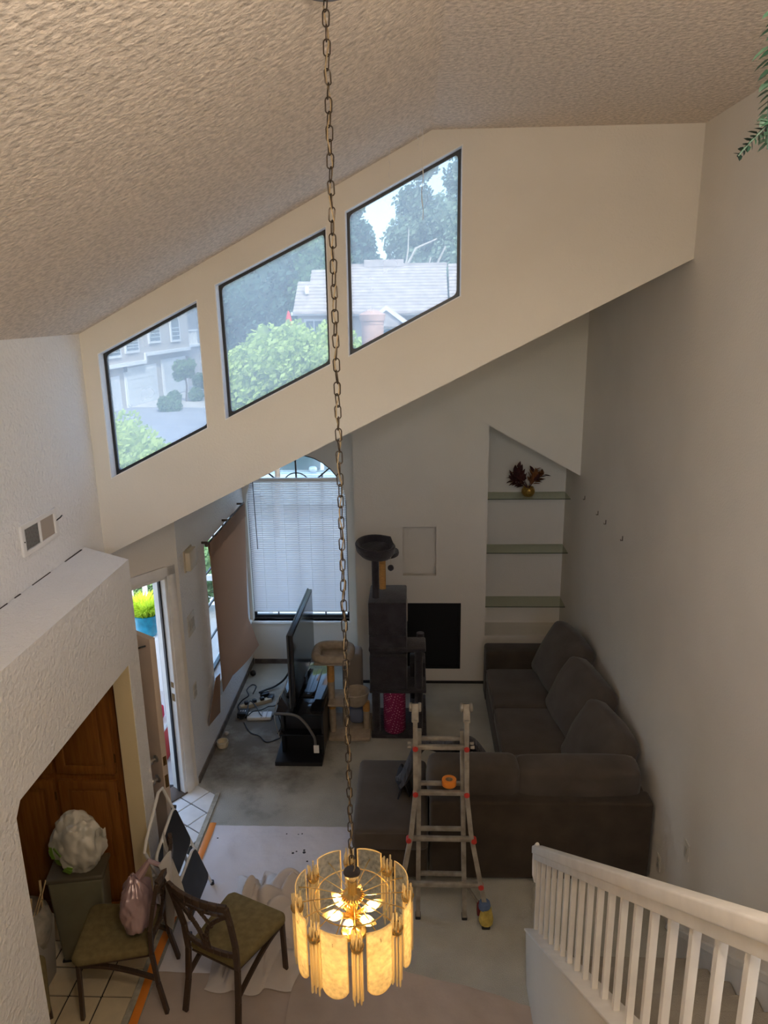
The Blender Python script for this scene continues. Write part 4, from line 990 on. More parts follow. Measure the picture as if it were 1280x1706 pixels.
def lerp_box(c, w0, d0, w1, d1, z0, z1, Mx):
    vs = [Vector((x*w/2, y*d/2, z)) for z, w, d in ((z0, w0, d0), (z1, w1, d1)) for y in (-1, 1) for x in (-1, 1)]
    return MB().add([Mx @ v+Vector(c) for v in vs], [(0, 2, 3, 1), (4, 5, 7, 6), (0, 1, 5, 4), (2, 6, 7, 3), (0, 4, 6, 2), (1, 3, 7, 5)])
lerp_box((-2.235, 4.09, 0), .29, .19, .345, .215, .0, .64, ba).build('body', STEELO, tb, bevel=.018, seg=3)
lerp_box((-2.235, 4.09, 0), .37, .235, .36, .225, .64, .672, ba).build('lid', BINLID, tb, bevel=.012, seg=3)
lerp_box((-2.235, 4.09, 0), .30, .20, .30, .20, .0, .02, ba).build('foot_ring', BLACKP, tb)
def bag(c, sz, seed, M_, name, amp=.16, tail=None):
    bm = bmesh.new(); bmesh.ops.create_icosphere(bm, subdivisions=5, radius=1)
    vs = []
    for v in bm.verts:
        p = v.co.copy()
        k = 1+amp*noise.fractal(p*1.6+Vector((seed, 0, 0)), 1, 2, 3)
        cr = abs(noise.noise(Vector((p.x*3+seed, p.y*3, p.z*1.2))))
        k -= .10*max(0, .25-cr)
        k += .03*noise.noise(p*4)-.04*max(0, .12-abs(noise.noise(Vector((p.x*2.2-p.z*2.5, p.y*3+seed, p.z*1.5)))))*3
        q = Vector((p.x*sz[0], p.y*sz[1], p.z*sz[2]))*k
        if tail and p.z > .55: f = 1-(p.z-.55)/.45*.75; q.x *= f; q.y *= f
        q.z = max(q.z, -sz[2]*.86)
        vs.append(q+Vector(c))
    fs = [[v.index for v in f.verts] for f in bm.faces]; bm.free()
    return MB().add(vs, fs).build(name, M_, smooth=True)
b1 = bag((-2.215, 4.085, .672+.185), (.165, .12, .215), 4.2, BAGW, 'plastic_bag', .2)
tag(b1, 'white plastic grocery bag with green print sitting on the bin lid', 'bag')
rnd = random.Random(5)
GRN = mat('green_print', (.16, .30, .03), .5)
for k, (x, z, rz, l, w) in enumerate(((-2.352, .80, .2, .055, .018), (-2.335, .73, -.3, .06, .024), (-2.30, .86, .9, .06, .018), (-2.36, .86, .1, .04, .016), (-2.275, .725, .9, .045, .03), (-2.245, .735, -.5, .03, .03), (-2.31, .77, .1, .035, .022))):
    vd = Vector((2.2, -4.1, 3.4)).normalized()
    best = max(b1.data.vertices, key=lambda v: -40*abs(v.co.x-x)-40*abs(v.co.z-z)+3*v.normal.dot(vd))
    c = best.co+best.normal*.003; qn = best.normal.to_track_quat('Z', 'Y').to_matrix().to_4x4()
    Mx = Matrix.Translation(c) @ qn @ RZ(rz)
    MB().box(-w*.65, w*.65, -l*.6, l*.6, -.002, .003, Mx).build('print_mark', GRN, b1)
MB().grid(lambda u, v: (-2.06+.07*u, 4.04+.02*math.sin(u*6), .93+.06*v+.03*u), 6, 4, .002).build('bag_handle', BAGW, b1, smooth=True)
lb = thing('waste_bin', 'pale bin lined with a clear bag full of wooden sticks at the kitchen doorway', 'bin', (-2.46, 3.86, 0))
lerp_box((-2.47, 3.79, 0), .20, .22, .26, .28, 0, .46, RZ(0)).build('bin', mat('pale_bin', (.36, .34, .30), .5), lb, bevel=.02)
MB().lathe([(.11, .28), (.15, .40), (.165, .47), (.15, .56), (.12, .60)], (-2.47, 3.79, 0), 20, cap=False).build('bag_liner', CLEARBAG, lb, smooth=True)
STK = mat('pale_wood', (.62, .46, .24), .7)
for k in range(11):
    p = Vector((-2.47+rnd.uniform(-.08, .09), 3.79+rnd.uniform(-.1, .1), .42)); q = p+Vector((rnd.uniform(-.1, .13), rnd.uniform(-.08, .08), rnd.uniform(.20, .33)))
    MB().beam(p, q, .014, .005).build('stick', STK, lb)

# ================================================================== CHAIRS
def make_chair(name, label, cat, loc, rz, group):
    t = thing(name, label, cat, (0, 0, 0), group)
    m = BRONZE
    # seat (front towards +Y)
    st_ = MB()
    def seatf(u, v):
        x = (u-.5); y = -.20+.46*v; w = .375+.10*v
        return (x*w, y, .462+.02*(1-(2*u-1)**4)*(1-(2*v-1)**4))
    MB().prism([(-.185, -.205), (.185, -.205), (.232, .215), (.20, .255), (-.20, .255), (-.232, .215)], 'z', .415, .475).build('seat', OLIVE, t, bevel=.022, seg=3)
    MB().prism([(-.175, -.20), (.175, -.20), (.215, .23), (-.215, .23)], 'z', .405, .417).build('seat_board', m, t)
    # back posts (continuing as rear legs)
    for s in (-1, 1):
        pts = [(s*.205, -.275, .0), (s*.192, -.235, .22), (s*.188, -.215, .44), (s*.195, -.225, .62), (s*.205, -.265, .82), (s*.21, -.30, .965)]
        mb = MB()
        n = 5
        P_ = []
        for i in range(len(pts)-1):
            mb.beam(pts[i], pts[i+1], .024, .038, up=(1, 0, 0))
        mb.build('rear_leg', m, t, bevel=.004, seg=1)
        mb = MB(); mb.beam((s*.198, .235, .0), (s*.203, .215, .41), .024, .034, up=(1, 0, 0)); mb.build('front_leg', m, t, bevel=.004, seg=1)
        # curved brace between rear leg and seat front
        br = [Vector((s*.19, -.235+.44*(k/8), .25+.145*math.sin(k/8*math.pi/2))) for k in range(9)]
        mb = MB()
        for a, b in zip(br[:-1], br[1:]): mb.beam(a, b, .02, .026, up=(1, 0, 0))
        mb.build('brace', m, t)
    def backpt(x, z):
        yy = -.215 if z < .44 else (-.225-(z-.62)*.2 if z < .82 else -.265-(z-.82)*.24)
        return Vector((x, yy-.035*(1-(x/.21)**2), z))
    def bar(name, pts, w, h):
        mb = MB()
        for a, b in zip(pts[:-1], pts[1:]): mb.beam(a, b, w, h, up=(0, 1, 0))
        return mb.build(name, m, t, bevel=.003, seg=1)
    bar('top_rail', [backpt(-.215+.43*k/8, .955) for k in range(9)], .045, .024)
    bar('upper_rail', [backpt(-.207+.414*k/8, .892) for k in range(9)], .02, .02)
    for x in (-.08, .08): bar('spacer', [backpt(x, .89), backpt(x, .945)], .016, .018)
    bar('lower_rail', [backpt(-.19+.38*k/8, .545) for k in range(9)], .034, .022)
    for s in (-1, 1):
        bar('splat', [backpt(s*(.012+.19*(k/8)**2.2), .555+.335*(k/8)**.8) for k in range(9)], .026, .018)
        bar('splat', [backpt(s*(.022+.062*(k/6)), .885-.125*(k/6)) for k in range(7)], .02, .016)
    t.location = loc; t.rotation_euler = (0, 0, rz)
    return t
ch2 = make_chair('dining_chair', 'brown metal dining chair with olive seat turned away, nearest the chandelier', 'chair', (-1.135, 3.80, .006), R(-25.2), 'olive dining chairs')
def place_chair(label, loc, rz):
    c = copy_tree(ch2); c.location = loc; c.rotation_euler = (0, 0, rz); c['label'] = label
    return c
ch1 = place_chair('olive dining chair standing in the kitchen doorway with a pink bag on its back', (-1.845, 3.79, .006), R(97.5))
ch3 = place_chair('dining chair almost hidden behind the kitchen wall with one leg showing', (-2.36, 3.28, .006), R(-60))
# pink bag hanging on the back of the doorway chair
pb = bag((-1.70, 3.72, .73), (.095, .12, .215), 9.1, BAGP, 'pink_bag', .2, tail=True)
tag(pb, 'pink and mauve plastic bag hanging on the doorway chair back', 'bag')
MB().tube([(-1.68, 3.75, .90), (-1.62, 3.78, .985), (-1.555, 3.78, .955)], [.03, .018, .016], 8).build('bag_handle', BAGP, pb, smooth=True)
GB = mix_mat('grey_bag', [('ShaderNodeBsdfDiffuse', (.55, .54, .52), {}), ('ShaderNodeBsdfGlossy', (.9, .9, .9), {'Roughness': .2})], noise_scale=6, base=.2, amp=.12)
def gbag(u, v):
    return (-1.535+.05*math.sin(u*5+v*3), 3.70+.26*u*(1-.35*v)+.10*v, 1.02-.56*v+.05*math.sin(u*7)*(1-v))
tag(MB().grid(gbag, 20, 20, .002).build('grey_bag', GB, smooth=True), 'limp pale grey plastic bag draped behind the doorway chair', 'bag')

# ================================================================== STEP STOOL
ss = thing('step_stool', 'white folding step stool with two black treads leaning by the kitchen wall', 'step stool', (-1.63, 4.4, 0))
T1, T2, B1, B2 = Vector((-1.745, 4.44, 1.04)), Vector((-1.735, 3.98, .92)), Vector((-1.545, 4.69, .012)), Vector((-1.57, 4.20, .012))
def rl_(a, b, k): return a+(b-a)*k
WH = WHITEM
MB().tube([B1, rl_(B1, T1, .5), T1+Vector((0, -.02, 0)), T1+Vector((0, -.10, .02)), T2+Vector((0, .06, .0)), T2+Vector((.005, .0, -.04)), rl_(T2, B2, .5), B2], .0105, 10).build('front_frame', WH, ss, smooth=True)
MB().tube([B1+Vector((-.16, .02, 0)), rl_(B1, T1, .7)+Vector((-.03, 0, 0))], .011, 8).build('rear_leg', WH, ss, smooth=True)
MB().tube([B2+Vector((-.16, .02, 0)), rl_(B2, T2, .7)+Vector((-.03, 0, 0))], .011, 8).build('rear_leg', WH, ss, smooth=True)
def tread(k0, k1):
    a, b, c, d = rl_(B1, T1, k0), rl_(B2, T2, k0), rl_(B2, T2, k1), rl_(B1, T1, k1)
    n = (b-a).cross(d-a).normalized(); n = n if n.x > 0 else -n
    def p(u, v, o): return (a*(1-u)+b*u)*(1-v)+(d*(1-u)+c*u)*v+n*o
    poly = [(u, v) for u, v in rounded([(.06, .0), (.94, .0), (.94, 1), (.06, 1)], .13)]
    N = len(poly)
    mb = MB().add([p(u, v, .004) for u, v in poly]+[p(u, v, .03) for u, v in poly], [tuple(range(N))[::-1], tuple(range(N, 2*N))]+[(i, (i+1) % N, N+(i+1) % N, N+i) for i in range(N)])
    tr_ = mb.build('tread', mat('black_rubber', (.014, .015, .018), .55), ss)
    MB().tube([p(u, v, .017) for u, v in poly], .012, 6, closed=True).build('tread_rim', WH, tr_, smooth=True)
tread(.50, .83); tread(.12, .43)
for q in (B1, B2): MB().tube([q+Vector((0, 0, -.010)), q+Vector((0, 0, .03))], .016, 8).build('rubber_foot', BLACKP, ss)
MB().beam(rl_(B1, T1, .3), rl_(B1, T1, .3)+Vector((-.10, .02, -.12)), .012, .004).build('side_link', WH, ss)
MB().lathe([(.016, -.015), (.018, 0), (.016, .015)], rl_(B1, T1, .80), 12, RY(R(90))).build('pivot', BLACKP, ss, smooth=True)

# ================================================================== FLOOR CLOTHS AND TAPE
def drop(u, v):
    x = -1.72+(2.42-.5*v)*u; y = 5.36-2.9*v
    z = .0065+.004*noise.noise(Vector((x*2.5, y*2.5, 3)))+.0025*noise.noise(Vector((x*9, y*9, 0)))
    return (x, y, max(.004, z))
c1 = MB().grid(lambda u, v: (lambda p: (-1.70+1.22*u, 5.36-1.45*v, .006+.003*noise.noise(Vector((p[0]*3, p[1]*3, 0)))+.011*abs(noise.noise(Vector((p[0]*7+p[1]*3, p[1]*5, 2))))))((-1.70+1.22*u, 5.36-1.45*v)), 40, 44, .003)
dc1 = tag(c1.build('drop_cloth', SHEETW, smooth=True), 'flat pale lilac drop cloth with paint specks beside the entry tiles', 'drop cloth')
SPK = mat('dark_speck', (.02, .022, .03), .6)
for (x, y, r_) in ((-.987, 5.041, .012), (-.96, 5.06, .008), (-1.0, 5.06, .007), (-.897, 5.05, .014), (-.90, 5.075, .010), (-1.073, 5.266, .007), (-.943, 5.269, .009), (-.975, 5.262, .006), (-1.635, 5.203, .008), (-1.355, 5.11, .005), (-.86, 4.95, .010)):
    MB().lathe([(r_, 0), (r_*.7, .0012), (.001, .0015)], (x, y, .0105), 7).build('paint_speck', SPK, dc1)
def dc2f(u, v):
    x = -1.70+.95*u; y = 3.93-1.6*v
    return (x, y, .0055+.003*noise.noise(Vector((x*3, y*3, 9))))
c2 = tag(MB().grid(dc2f, 24, 30, .003).build('drop_cloth', CANVAS, smooth=True), 'tan canvas drop cloth under the olive chairs', 'drop cloth')
def dc3f(u, v):
    x = -.80+1.545*u; yt = 3.965+.03*math.sin(u*5)-.24*u**2.2; y = yt-1.7*v
    f = noise.noise(Vector((x*3.2+y*1.5, y*2.2-x, 4)))+.6*noise.noise(Vector((x*8+y*5, y*4, 1)))
    z = .018+.034*max(-.5, f)+.03*u**2*max(0, math.sin(v*11+u*3))*(u > .3)
    return (x, y, max(.010, z))
c3 = tag(MB().grid(dc3f, 60, 50, .004).build('drop_cloth', CANVAS, smooth=True), 'wrinkled tan canvas drop cloth spread below the chandelier', 'drop cloth')
def heap(u, v):
    x = -1.36+.56*u; y = 3.78+1.0*v
    e = min(u, 1-u, v, 1-v)*4; e = min(1, e)
    r1 = abs(noise.noise(Vector((x*4.0+y*2.2, y*2.0-x*1.5, 7)))); r2 = abs(noise.noise(Vector((x*9-y*6, y*4, 2))))
    z = .018+e*(.04+.55*max(0, r1-.03)*(.45+.55*v)+.26*r2)*(.45+.55*v)
    return (x+.10*(noise.noise(Vector((u*3, v*3, 5)))), y+.14*noise.noise(Vector((u*3, v*3, 8))), z)
c4 = tag(MB().grid(heap, 70, 80, .004).build('drop_cloth', mat('pale_canvas', (.64, .59, .56), .95, spec=.05, bump=.3, bscale=40), smooth=True), 'crumpled heap of pale canvas beside the olive chair seat', 'drop cloth')
def tapef(u, v): return (-1.763+.055*u+.012*math.sin(v*9)+.05*max(0, v-.8), 2.75+2.64*v, .0145+.0045*math.sin(u*3.14)+.003*math.sin(v*30))
tag(MB().grid(tapef, 4, 60, .001).build('tape_strip', ORANGE, smooth=True), 'strip of orange tape along the edge of the drop cloths', 'tape')
S_(MB().box(-1.805, -1.765, 2.6, 5.80, -.01, .012), 'trim_floor_edge', mat('carpet_edge', (.42, .39, .31), .9, var=.2, vscale=20), 'dusty strip between tiles and carpet', 'floor strip')

# ================================================================== COBWEBS, FERN
WEB = mat('cobweb', (.75, .72, .68), .9)
for x, z0, z1, lb in ((-.141, 5.06, 4.90, 'short dusty cobweb strand above the highest window'), (.026, 5.16, 5.08, 'cobweb strand hanging from the ceiling fold'), (.05, 5.22, 4.70, 'long cobweb strand hanging in front of the highest window')):
    yy = 4.72; z0 = CZ(x)-.02
    o = MB().tube([(x+.006*math.sin(k*1.7), yy+.004*math.cos(k*2.1), z0+(z1-z0)*k/9) for k in range(10)], [.0016+.0012*(k % 3 == 1) for k in range(10)], 5)
    tag(o.build('cobweb_strand', WEB), lb, 'cobweb', 'cobweb strands by the highest window')
FERN = mat('fern_green', (.004, .020, .010), .45, var=.3, vscale=30)
fr_ = thing('hanging_fern', 'dark green artificial fern frond hanging at the top right edge', 'fern', (.375, .9, 4.5))
def frond(pts, n, L, w, seed):
    rn = random.Random(seed); P_ = [Vector(p) for p in pts]
    stem = MB().tube(P_, .0012, 5).build('stem', FERN, fr_, smooth=True)
    tot = len(P_)-1
    for i in range(n):
        t = (i+.5)/n*tot; k = int(t); p = P_[k].lerp(P_[k+1], t-k); d = (P_[k+1]-P_[k]).normalized()
        l_ = L*(1-.55*(i/n))*rn.uniform(.8, 1.15)
        for s in (-1, 1):
            sd = d.cross(Vector((0, 1, .15))).normalized()*s
            ax_ = (sd*.9+d*.55+Vector((0, rn.uniform(-.4, .4), 0))).normalized()
            qm = ax_.to_track_quat('Y', 'Z').to_matrix().to_4x4() @ RY(rn.uniform(-.6, .6)); qm.translation = p
            v2, f2 = leaf_mesh(l_, w)
            MB().add([qm @ Vector(v) for v in v2], f2).build('leaflet', FERN, stem)
frond([(.384, .9, 4.60), (.378, .9, 4.53), (.374, .9, 4.46), (.378, .9, 4.41), (.382, .9, 4.36)], 17, .026, .011, 1)
frond([(.384, .9, 4.39), (.372, .9, 4.377), (.360, .895, 4.366), (.347, .89, 4.352)], 9, .013, .007, 2)
frond([(.40, .93, 4.52), (.395, .93, 4.46), (.39, .93, 4.42), (.392, .93, 4.37)], 12, .024, .010, 4)

# ================================================================== OUTDOORS
ROAD = mat('asphalt', (.25, .26, .29), .95, var=.08, vscale=1.2)
CONC = mat('concrete', (.42, .40, .38), .9, var=.06, vscale=1.5)
STUC = mat('house_stucco', (.42, .375, .34), .9, var=.03, vscale=1)
WTRIM = mat('house_trim', (.66, .65, .63), .7)
GDOOR = mat('garage_white', (.58, .58, .58), .6)
WGLS = mat('house_window_glass', (.10, .14, .16), .15)
ROOFT = mat('roof_tile', (.37, .315, .285), .85, var=.15, vscale=3)
S_(MB().box(-120, 120, 8.75, 160, -1.3, -1.0), 'ground_street', ROAD, 'grey street surface outside', 'ground')
S_(MB().box(-7, XF-.16, 3.5, 10.5, -1.3, -.10), 'ground_porch', CONC, 'concrete porch slab outside the front door', 'ground')
A = Vector((-16.17, 42.02)); FD = Vector((.092, .9958)); FN = Vector((.9958, -.092))
def fp(s, o, z): q = A+FD*s+FN*o; return Vector((q.x, q.y, z))
def fbox(s0, s1, o0, o1, z0, z1):
    vs = [fp(s, o, z) for z in (z0, z1) for o in (o0, o1) for s in (s0, s1)]
    return MB().add(vs, [(0, 2, 3, 1), (4, 5, 7, 6), (0, 1, 5, 4), (2, 6, 7, 3), (0, 4, 6, 2), (1, 3, 7, 5)])
th_ = thing('townhouse', 'pale stucco townhouse row with white garage doors across the road', 'house', (A.x, A.y, -1))
fbox(-14, 9.0, -9, 0, -1, 5.6).build('wall', STUC, th_); fbox(9.0, 22, -9, -1.2, -1, 5.6).build('wall', STUC, th_)
fbox(-14, 2.05, -9, .25, 1.45, 5.4).build('upper_wall', STUC, th_); fbox(2.05, 9.0, -9, .25, 1.85, 5.6).build('upper_wall', STUC, th_)
fbox(-14.2, 22.4, -9.4, .7, 5.5, 5.8).build('roof', ROOFT, th_)
fbox(-14, 2.1, .2, .34, 1.32, 1.52).build('belt_trim', WTRIM, th_); fbox(2.05, 9.0, .2, .34, 1.72, 1.92).build('belt_trim', WTRIM, th_); fbox(9.0, 22, -1.3, -1.05, 1.72, 1.92).build('belt_trim', WTRIM, th_)
fbox(2.0, 2.14, .2, .34, 1.4, 1.92).build('belt_trim', WTRIM, th_)
def garage(s0, s1, z0, z1, o=0):
    g = fbox(s0-.18, s1+.18, o, o+.06, z0, z1+.2).build('garage_frame', WTRIM, th_)
    for k in range(4): fbox(s0, s1, o+.055, o+.085, z0+(z1-z0)*k/4+.015, z0+(z1-z0)*(k+1)/4-.015).build('door_panel', GDOOR, g)
garage(-.1, 3.75, -1, .98); garage(4.95, 8.5, -.95, 1.15); garage(-4.8, -1.1, -1, .66)
g = fbox(9.3, 11.0, -1.2, -1.1, -1, 1.6).build('entry_frame', WTRIM, th_); fbox(9.55, 10.75, -1.1, -1.06, -1, 1.45).build('entry_door', GDOOR, g)
def win(s0, s1, z0, z1, o=.25, arch_=False):
    if arch_:
        c = (s0+s1)/2; r = (s1-s0)/2
        f = MB().add([fp(s, oo, z) for oo in (o, o+.08) for s, z in [(s0-.15, z0-.15), (s1+.15, z0-.15)]+[(c+(r+.15)*math.cos(t*math.pi/10), z1+(r+.15)*math.sin(t*math.pi/10)) for t in range(11)]],
                     [tuple(range(13))[::-1], tuple(range(13, 26))]+[(i, (i+1) % 13, 13+(i+1) % 13, 13+i) for i in range(13)]).build('window_frame', WTRIM, th_)
        MB().add([fp(s, oo, z) for oo in (o+.06, o+.10) for s, z in [(s0, z0), (s1, z0)]+[(c+r*math.cos(t*math.pi/10), z1+r*math.sin(t*math.pi/10)) for t in range(11)]],
                 [tuple(range(13))[::-1], tuple(range(13, 26))]+[(i, (i+1) % 13, 13+(i+1) % 13, 13+i) for i in range(13)]).build('pane', WGLS, f)
    else:
        f = fbox(s0-.15, s1+.15, o, o+.08, z0-.15, z1+.15).build('window_frame', WTRIM, th_)
        fbox(s0, (s0+s1)/2-.03, o+.06, o+.10, z0, z1).build('pane', WGLS, f); fbox((s0+s1)/2+.03, s1, o+.06, o+.10, z0, z1).build('pane', WGLS, f)
    for k in range(1, 4): fbox(s0, s1, o+.095, o+.11, z0+(z1-z0)*k/4-.015, z0+(z1-z0)*k/4+.015).build('glazing_bar', WTRIM, f)
win(2.85, 4.2, 2.55, 3.4); win(6.1, 7.25, 2.5, 3.45, arch_=True); win(-.25, 1.15, 2.15, 2.75); win(-2.6, -1.1, 2.0, 2.6); win(9.5, 11.6, 2.95, 3.9, -1.2)
for k in range(12): fbox(9.2+.25*k, 9.26+.25*k, -.4, -.33, 2.0, 2.9).build('balcony_baluster', WTRIM, th_)
fbox(9.1, 12.2, -.43, -.30, 2.88, 2.98).build('balcony_rail', WTRIM, th_); fbox(9.1, 12.2, -1.2, -.25, 1.85, 2.0).build('balcony_floor', WTRIM, th_)
for s in (.0, 9.0):
    l_ = fbox(s-.35, s-.22, .05, .22, 1.0, 1.32).build('wall_lantern', mat('lantern_grey', (.12, .12, .12), .5), th_)
fbox(.0, 9.6, .12, 5.2, -1.0, -.97).build('driveway', CONC, None)
tag(bpy.data.objects['driveway'], 'pale concrete driveway in front of the garages', 'driveway')

LEAFM = {}
def leafmat(name, c, tr=.35):
    if name not in LEAFM:
        LEAFM[name] = mix_mat(name, [('ShaderNodeBsdfDiffuse', c, {}), ('ShaderNodeBsdfTranslucent', tuple(min(1, x*1.3) for x in c), {})], base=tr)
    return LEAFM[name]
def foliage(name, label, cat, c, blobs, n, leaf, m, trunk=None, seed=0, branches=None, tm=None):
    rn = random.Random(seed)
    t = thing(name, label, cat, c)
    vs = []; fs = []
    tot = sum(b[3]**2 for b in blobs)
    for (x, y, z, r, sx) in blobs:
        for _ in range(int(n*r*r/tot)):
            a = rn.uniform(0, 2*math.pi); u = rn.uniform(-1, 1); w = math.sqrt(1-u*u)
            rr_ = r*(.55+.45*rn.random()**.5)*(1+.22*noise.noise(Vector((w*math.cos(a)*2.5+seed, w*math.sin(a)*2.5, u*2.5+x))))
            p = Vector((x+rr_*w*math.cos(a)*sx, y+rr_*w*math.sin(a)*sx, z+rr_*u))
            q = Vector((rn.gauss(0, 1), rn.gauss(0, 1), rn.gauss(0, 1))).normalized(); o_ = q.orthogonal().normalized(); o2 = q.cross(o_)
            l = leaf*rn.uniform(.6, 1.3); k = len(vs)
            vs += [p-o_*l, p+o2*l*.55, p+o_*l, p-o2*l*.55]; fs.append((k, k+1, k+2, k+3))
    f = MB().add(vs, fs).build('foliage', m, t); f['kind'] = 'stuff'
    core = MB()
    for (x, y, z, r, sx) in blobs: core.blob((x, y, z), r*.72, sc=(sx, sx, 1), amp=.3, seed=seed)
    cf = core.build('inner_foliage', m, t); cf['kind'] = 'stuff'
    TM = tm or mat('bark', (.12, .09, .07), .9, var=.2, vscale=10)
    if trunk:
        MB().tube([(c[0], c[1], c[2]), (c[0]+.1, c[1], (c[2]+trunk)/2), (c[0]+.05, c[1], trunk)], [.035*trunk*.4+.05, .05+.02*trunk*.3, .04], 8).build('trunk', TM, t, smooth=True)
    for br in branches or []:
        MB().tube(br, [.085, .065, .045, .025][:len(br)], 7).build('branch', mat('pale_bark', (.40, .36, .30), .9), t, smooth=True)
    return t
YG = leafmat('sunlit_leaf', (.44, .53, .17)); DG = leafmat('dark_leaf', (.10, .17, .13)); MG = leafmat('mid_leaf', (.14, .23, .11)); GG = leafmat('grey_green_leaf', (.25, .33, .23))
foliage('bush', 'bright yellow-green bush seen through the lowest part of the left slanted window', 'bush', (-6.9, 17.2, -1), [(-7.0, 17.2, .8, 1.15, 1), (-7.6, 17.3, .7, 1.0, 1), (-6.3, 17.0, .5, .9, 1), (-6.9, 17.2, -.2, 1.2, 1)], 9000, .075, YG, seed=1)
foliage('tree', 'large sunlit yellow-green tree filling the lower half of the middle slanted window', 'tree', (-3.3, 17.0, -1), [(-3.45, 17, 2.6, .95, 1), (-2.8, 17.0, 2.85, 1.1, 1), (-2.0, 17, 2.75, 1.1, 1), (-3.55, 17.1, 1.9, .85, 1), (-1.3, 17.2, 2.6, 1.0, 1)], 24000, .07, YG, seed=2, trunk=2.0)
# dark wood across the road
for i, (x, y, h, r, m_, lb) in enumerate((
    (-10.9, 46, 8.5, 1.6, DG, 'dark blue-green tree at the left end of the wood behind the bush'),
    (-8.9, 44, 10.0, 2.7, DG, 'tall dark tree in the middle slanted window left of the umbrella'),
    (-6.0, 46, 11.0, 2.7, MG, 'tall green tree just left of the tiled house'),
    (-3.7, 48, 13.0, 2.0, DG, 'dark conifer left of the sky gap in the highest window'),
    (.2, 52, 13.5, 2.6, GG, 'large pale green tree right of the sky gap with bare branches'),
    (2.9, 50, 15.0, 2.6, GG, 'tall grey-green tree at the right edge of the highest window'))):
    bl_ = []
    n_ = 6
    for k in range(n_):
        t = k/(n_-1); zz = 1.5+(h-2)*t; w = r*(1.15-.75*t)
        bl_.append((x+math.sin(k*2.1+i)*r*.35*(1-t*.6), y+math.cos(k*1.7)*r*.3, zz, w, 1.0))
    brs = None
    if i == 4:
        brs = [[(-.9, 45, 3.5), (-.55, 45.2, 6.2), (-.35, 45.4, 7.4), (-.3, 45.6, 8.6)], [(-.5, 45.2, 6.4), (.1, 45.4, 7.5), (1.3, 45.6, 8.0)], [(.4, 45.2, 4.0), (.7, 45.3, 6.0), (.95, 45.4, 7.0)], [(.6, 45.2, 5.3), (1.4, 45.3, 6.8), (1.8, 45.3, 7.6)]]
    foliage('tree', lb, 'tree', (x, y, -1), bl_, 15000, .16, m_, trunk=h*.6, seed=10+i, branches=brs)
st_ = foliage('tree', 'small young tree with thin trunks between two garage doors', 'tree', (-13.6, 44.4, -1), [(-13.75, 44.4, 1.0, .50, 1), (-13.4, 44.5, .8, .42, 1), (-13.2, 44.4, 1.15, .35, 1), (-13.85, 44.4, .6, .4, 1)], 1100, .12, MG, trunk=.9, seed=31)
foliage('shrub', 'rounded dark shrub left of the young tree trunk', 'shrub', (-14.05, 43.6, -1), [(-14.05, 43.6, -.65, .42, 1)], 900, .09, MG, seed=32)
foliage('shrub', 'rounded dark shrub right of the young tree trunk', 'shrub', (-13.05, 44.6, -1), [(-13.05, 44.6, -.62, .45, 1)], 900, .09, MG, seed=33)
foliage('shrub', 'dark shrub at the road edge in front of the nearest garage door', 'shrub', (-13.4, 40.2, -1), [(-13.4, 40.2, -.65, .5, 1), (-12.95, 40.3, -.75, .35, 1)], 1200, .09, MG, seed=34)
foliage('hedge', 'clipped dark hedge under the townhouse balcony', 'hedge', (-14.6, 53.0, -1), [(-14.9, 52.4, -.5, .6, 1.1), (-14.4, 53.2, -.45, .65, 1.1), (-13.9, 54.0, -.5, .6, 1.1)], 2600, .1, MG, seed=35)
# neighbouring house with tiled roof
hs = thing('house', 'neighbouring house with a pale tiled roof in the highest slanted window', 'house', (-1.0, 34, -1))
MB().box(-3.6, 5.5, 35.0, 41, -1, 4.1).build('wall', STUC, hs)
def roof(x0, x1, y0, z0, y1, z1, par, nrow=15):
    for k in range(nrow):
        t0, t1 = k/nrow, (k+1)/nrow
        ya, yb = y0+(y1-y0)*t0, y0+(y1-y0)*t1; za, zb = z0+(z1-z0)*t0, z0+(z1-z0)*t1
        MB().add([(x0, ya-.04, za+.05), (x1, ya-.04, za+.05), (x1, yb, zb+.02), (x0, yb, zb+.02), (x0, ya-.04, za-.06), (x1, ya-.04, za-.06), (x1, yb, zb-.06), (x0, yb, zb-.06)],
                 [(0, 1, 2, 3), (7, 6, 5, 4), (0, 4, 5, 1), (1, 5, 6, 2), (2, 6, 7, 3), (3, 7, 4, 0)]).build('tile_course', ROOFT, par)
rf = MB().box(-3.9, 1.55, 34.45, 34.55, 3.9, 4.1).build('roof', WTRIM, hs)
roof(-3.9, 1.5, 34.3, 4.05, 37.2, 6.15, rf)
MB().box(-2.35, -.5, 37.0, 37.6, 6.1, 6.42).build('ridge_cap', ROOFT, rf); MB().box(-3.9, 1.55, 37.1, 37.4, 6.05, 6.25).build('ridge_cap', ROOFT, rf)
rf2 = MB().box(1.6, 5.5, 35.2, 35.3, 3.9, 4.1).build('roof', WTRIM, hs); roof(1.62, 5.5, 35.3, 4.0, 37.6, 6.2, rf2, 14)
gb = MB().prism([(-2.2, 3.6), (-1.2, 4.35), (-.2, 3.6), (-.2, 3.45), (-2.2, 3.45)], 'y', 33.2, 34.9).build('gable_roof', ROOFT, hs)
MB().prism([(-2.2, 3.58), (-1.2, 4.33), (-.2, 3.58), (-.3, 3.45), (-1.2, 4.14), (-2.1, 3.45)], 'y', 33.1, 33.3).build('gable_trim', WTRIM, hs)
MB().box(-2.0, -.4, 33.4, 35.0, -1, 3.5).build('porch_wall', mat('pale_stucco', (.66, .58, .50), .9), hs)
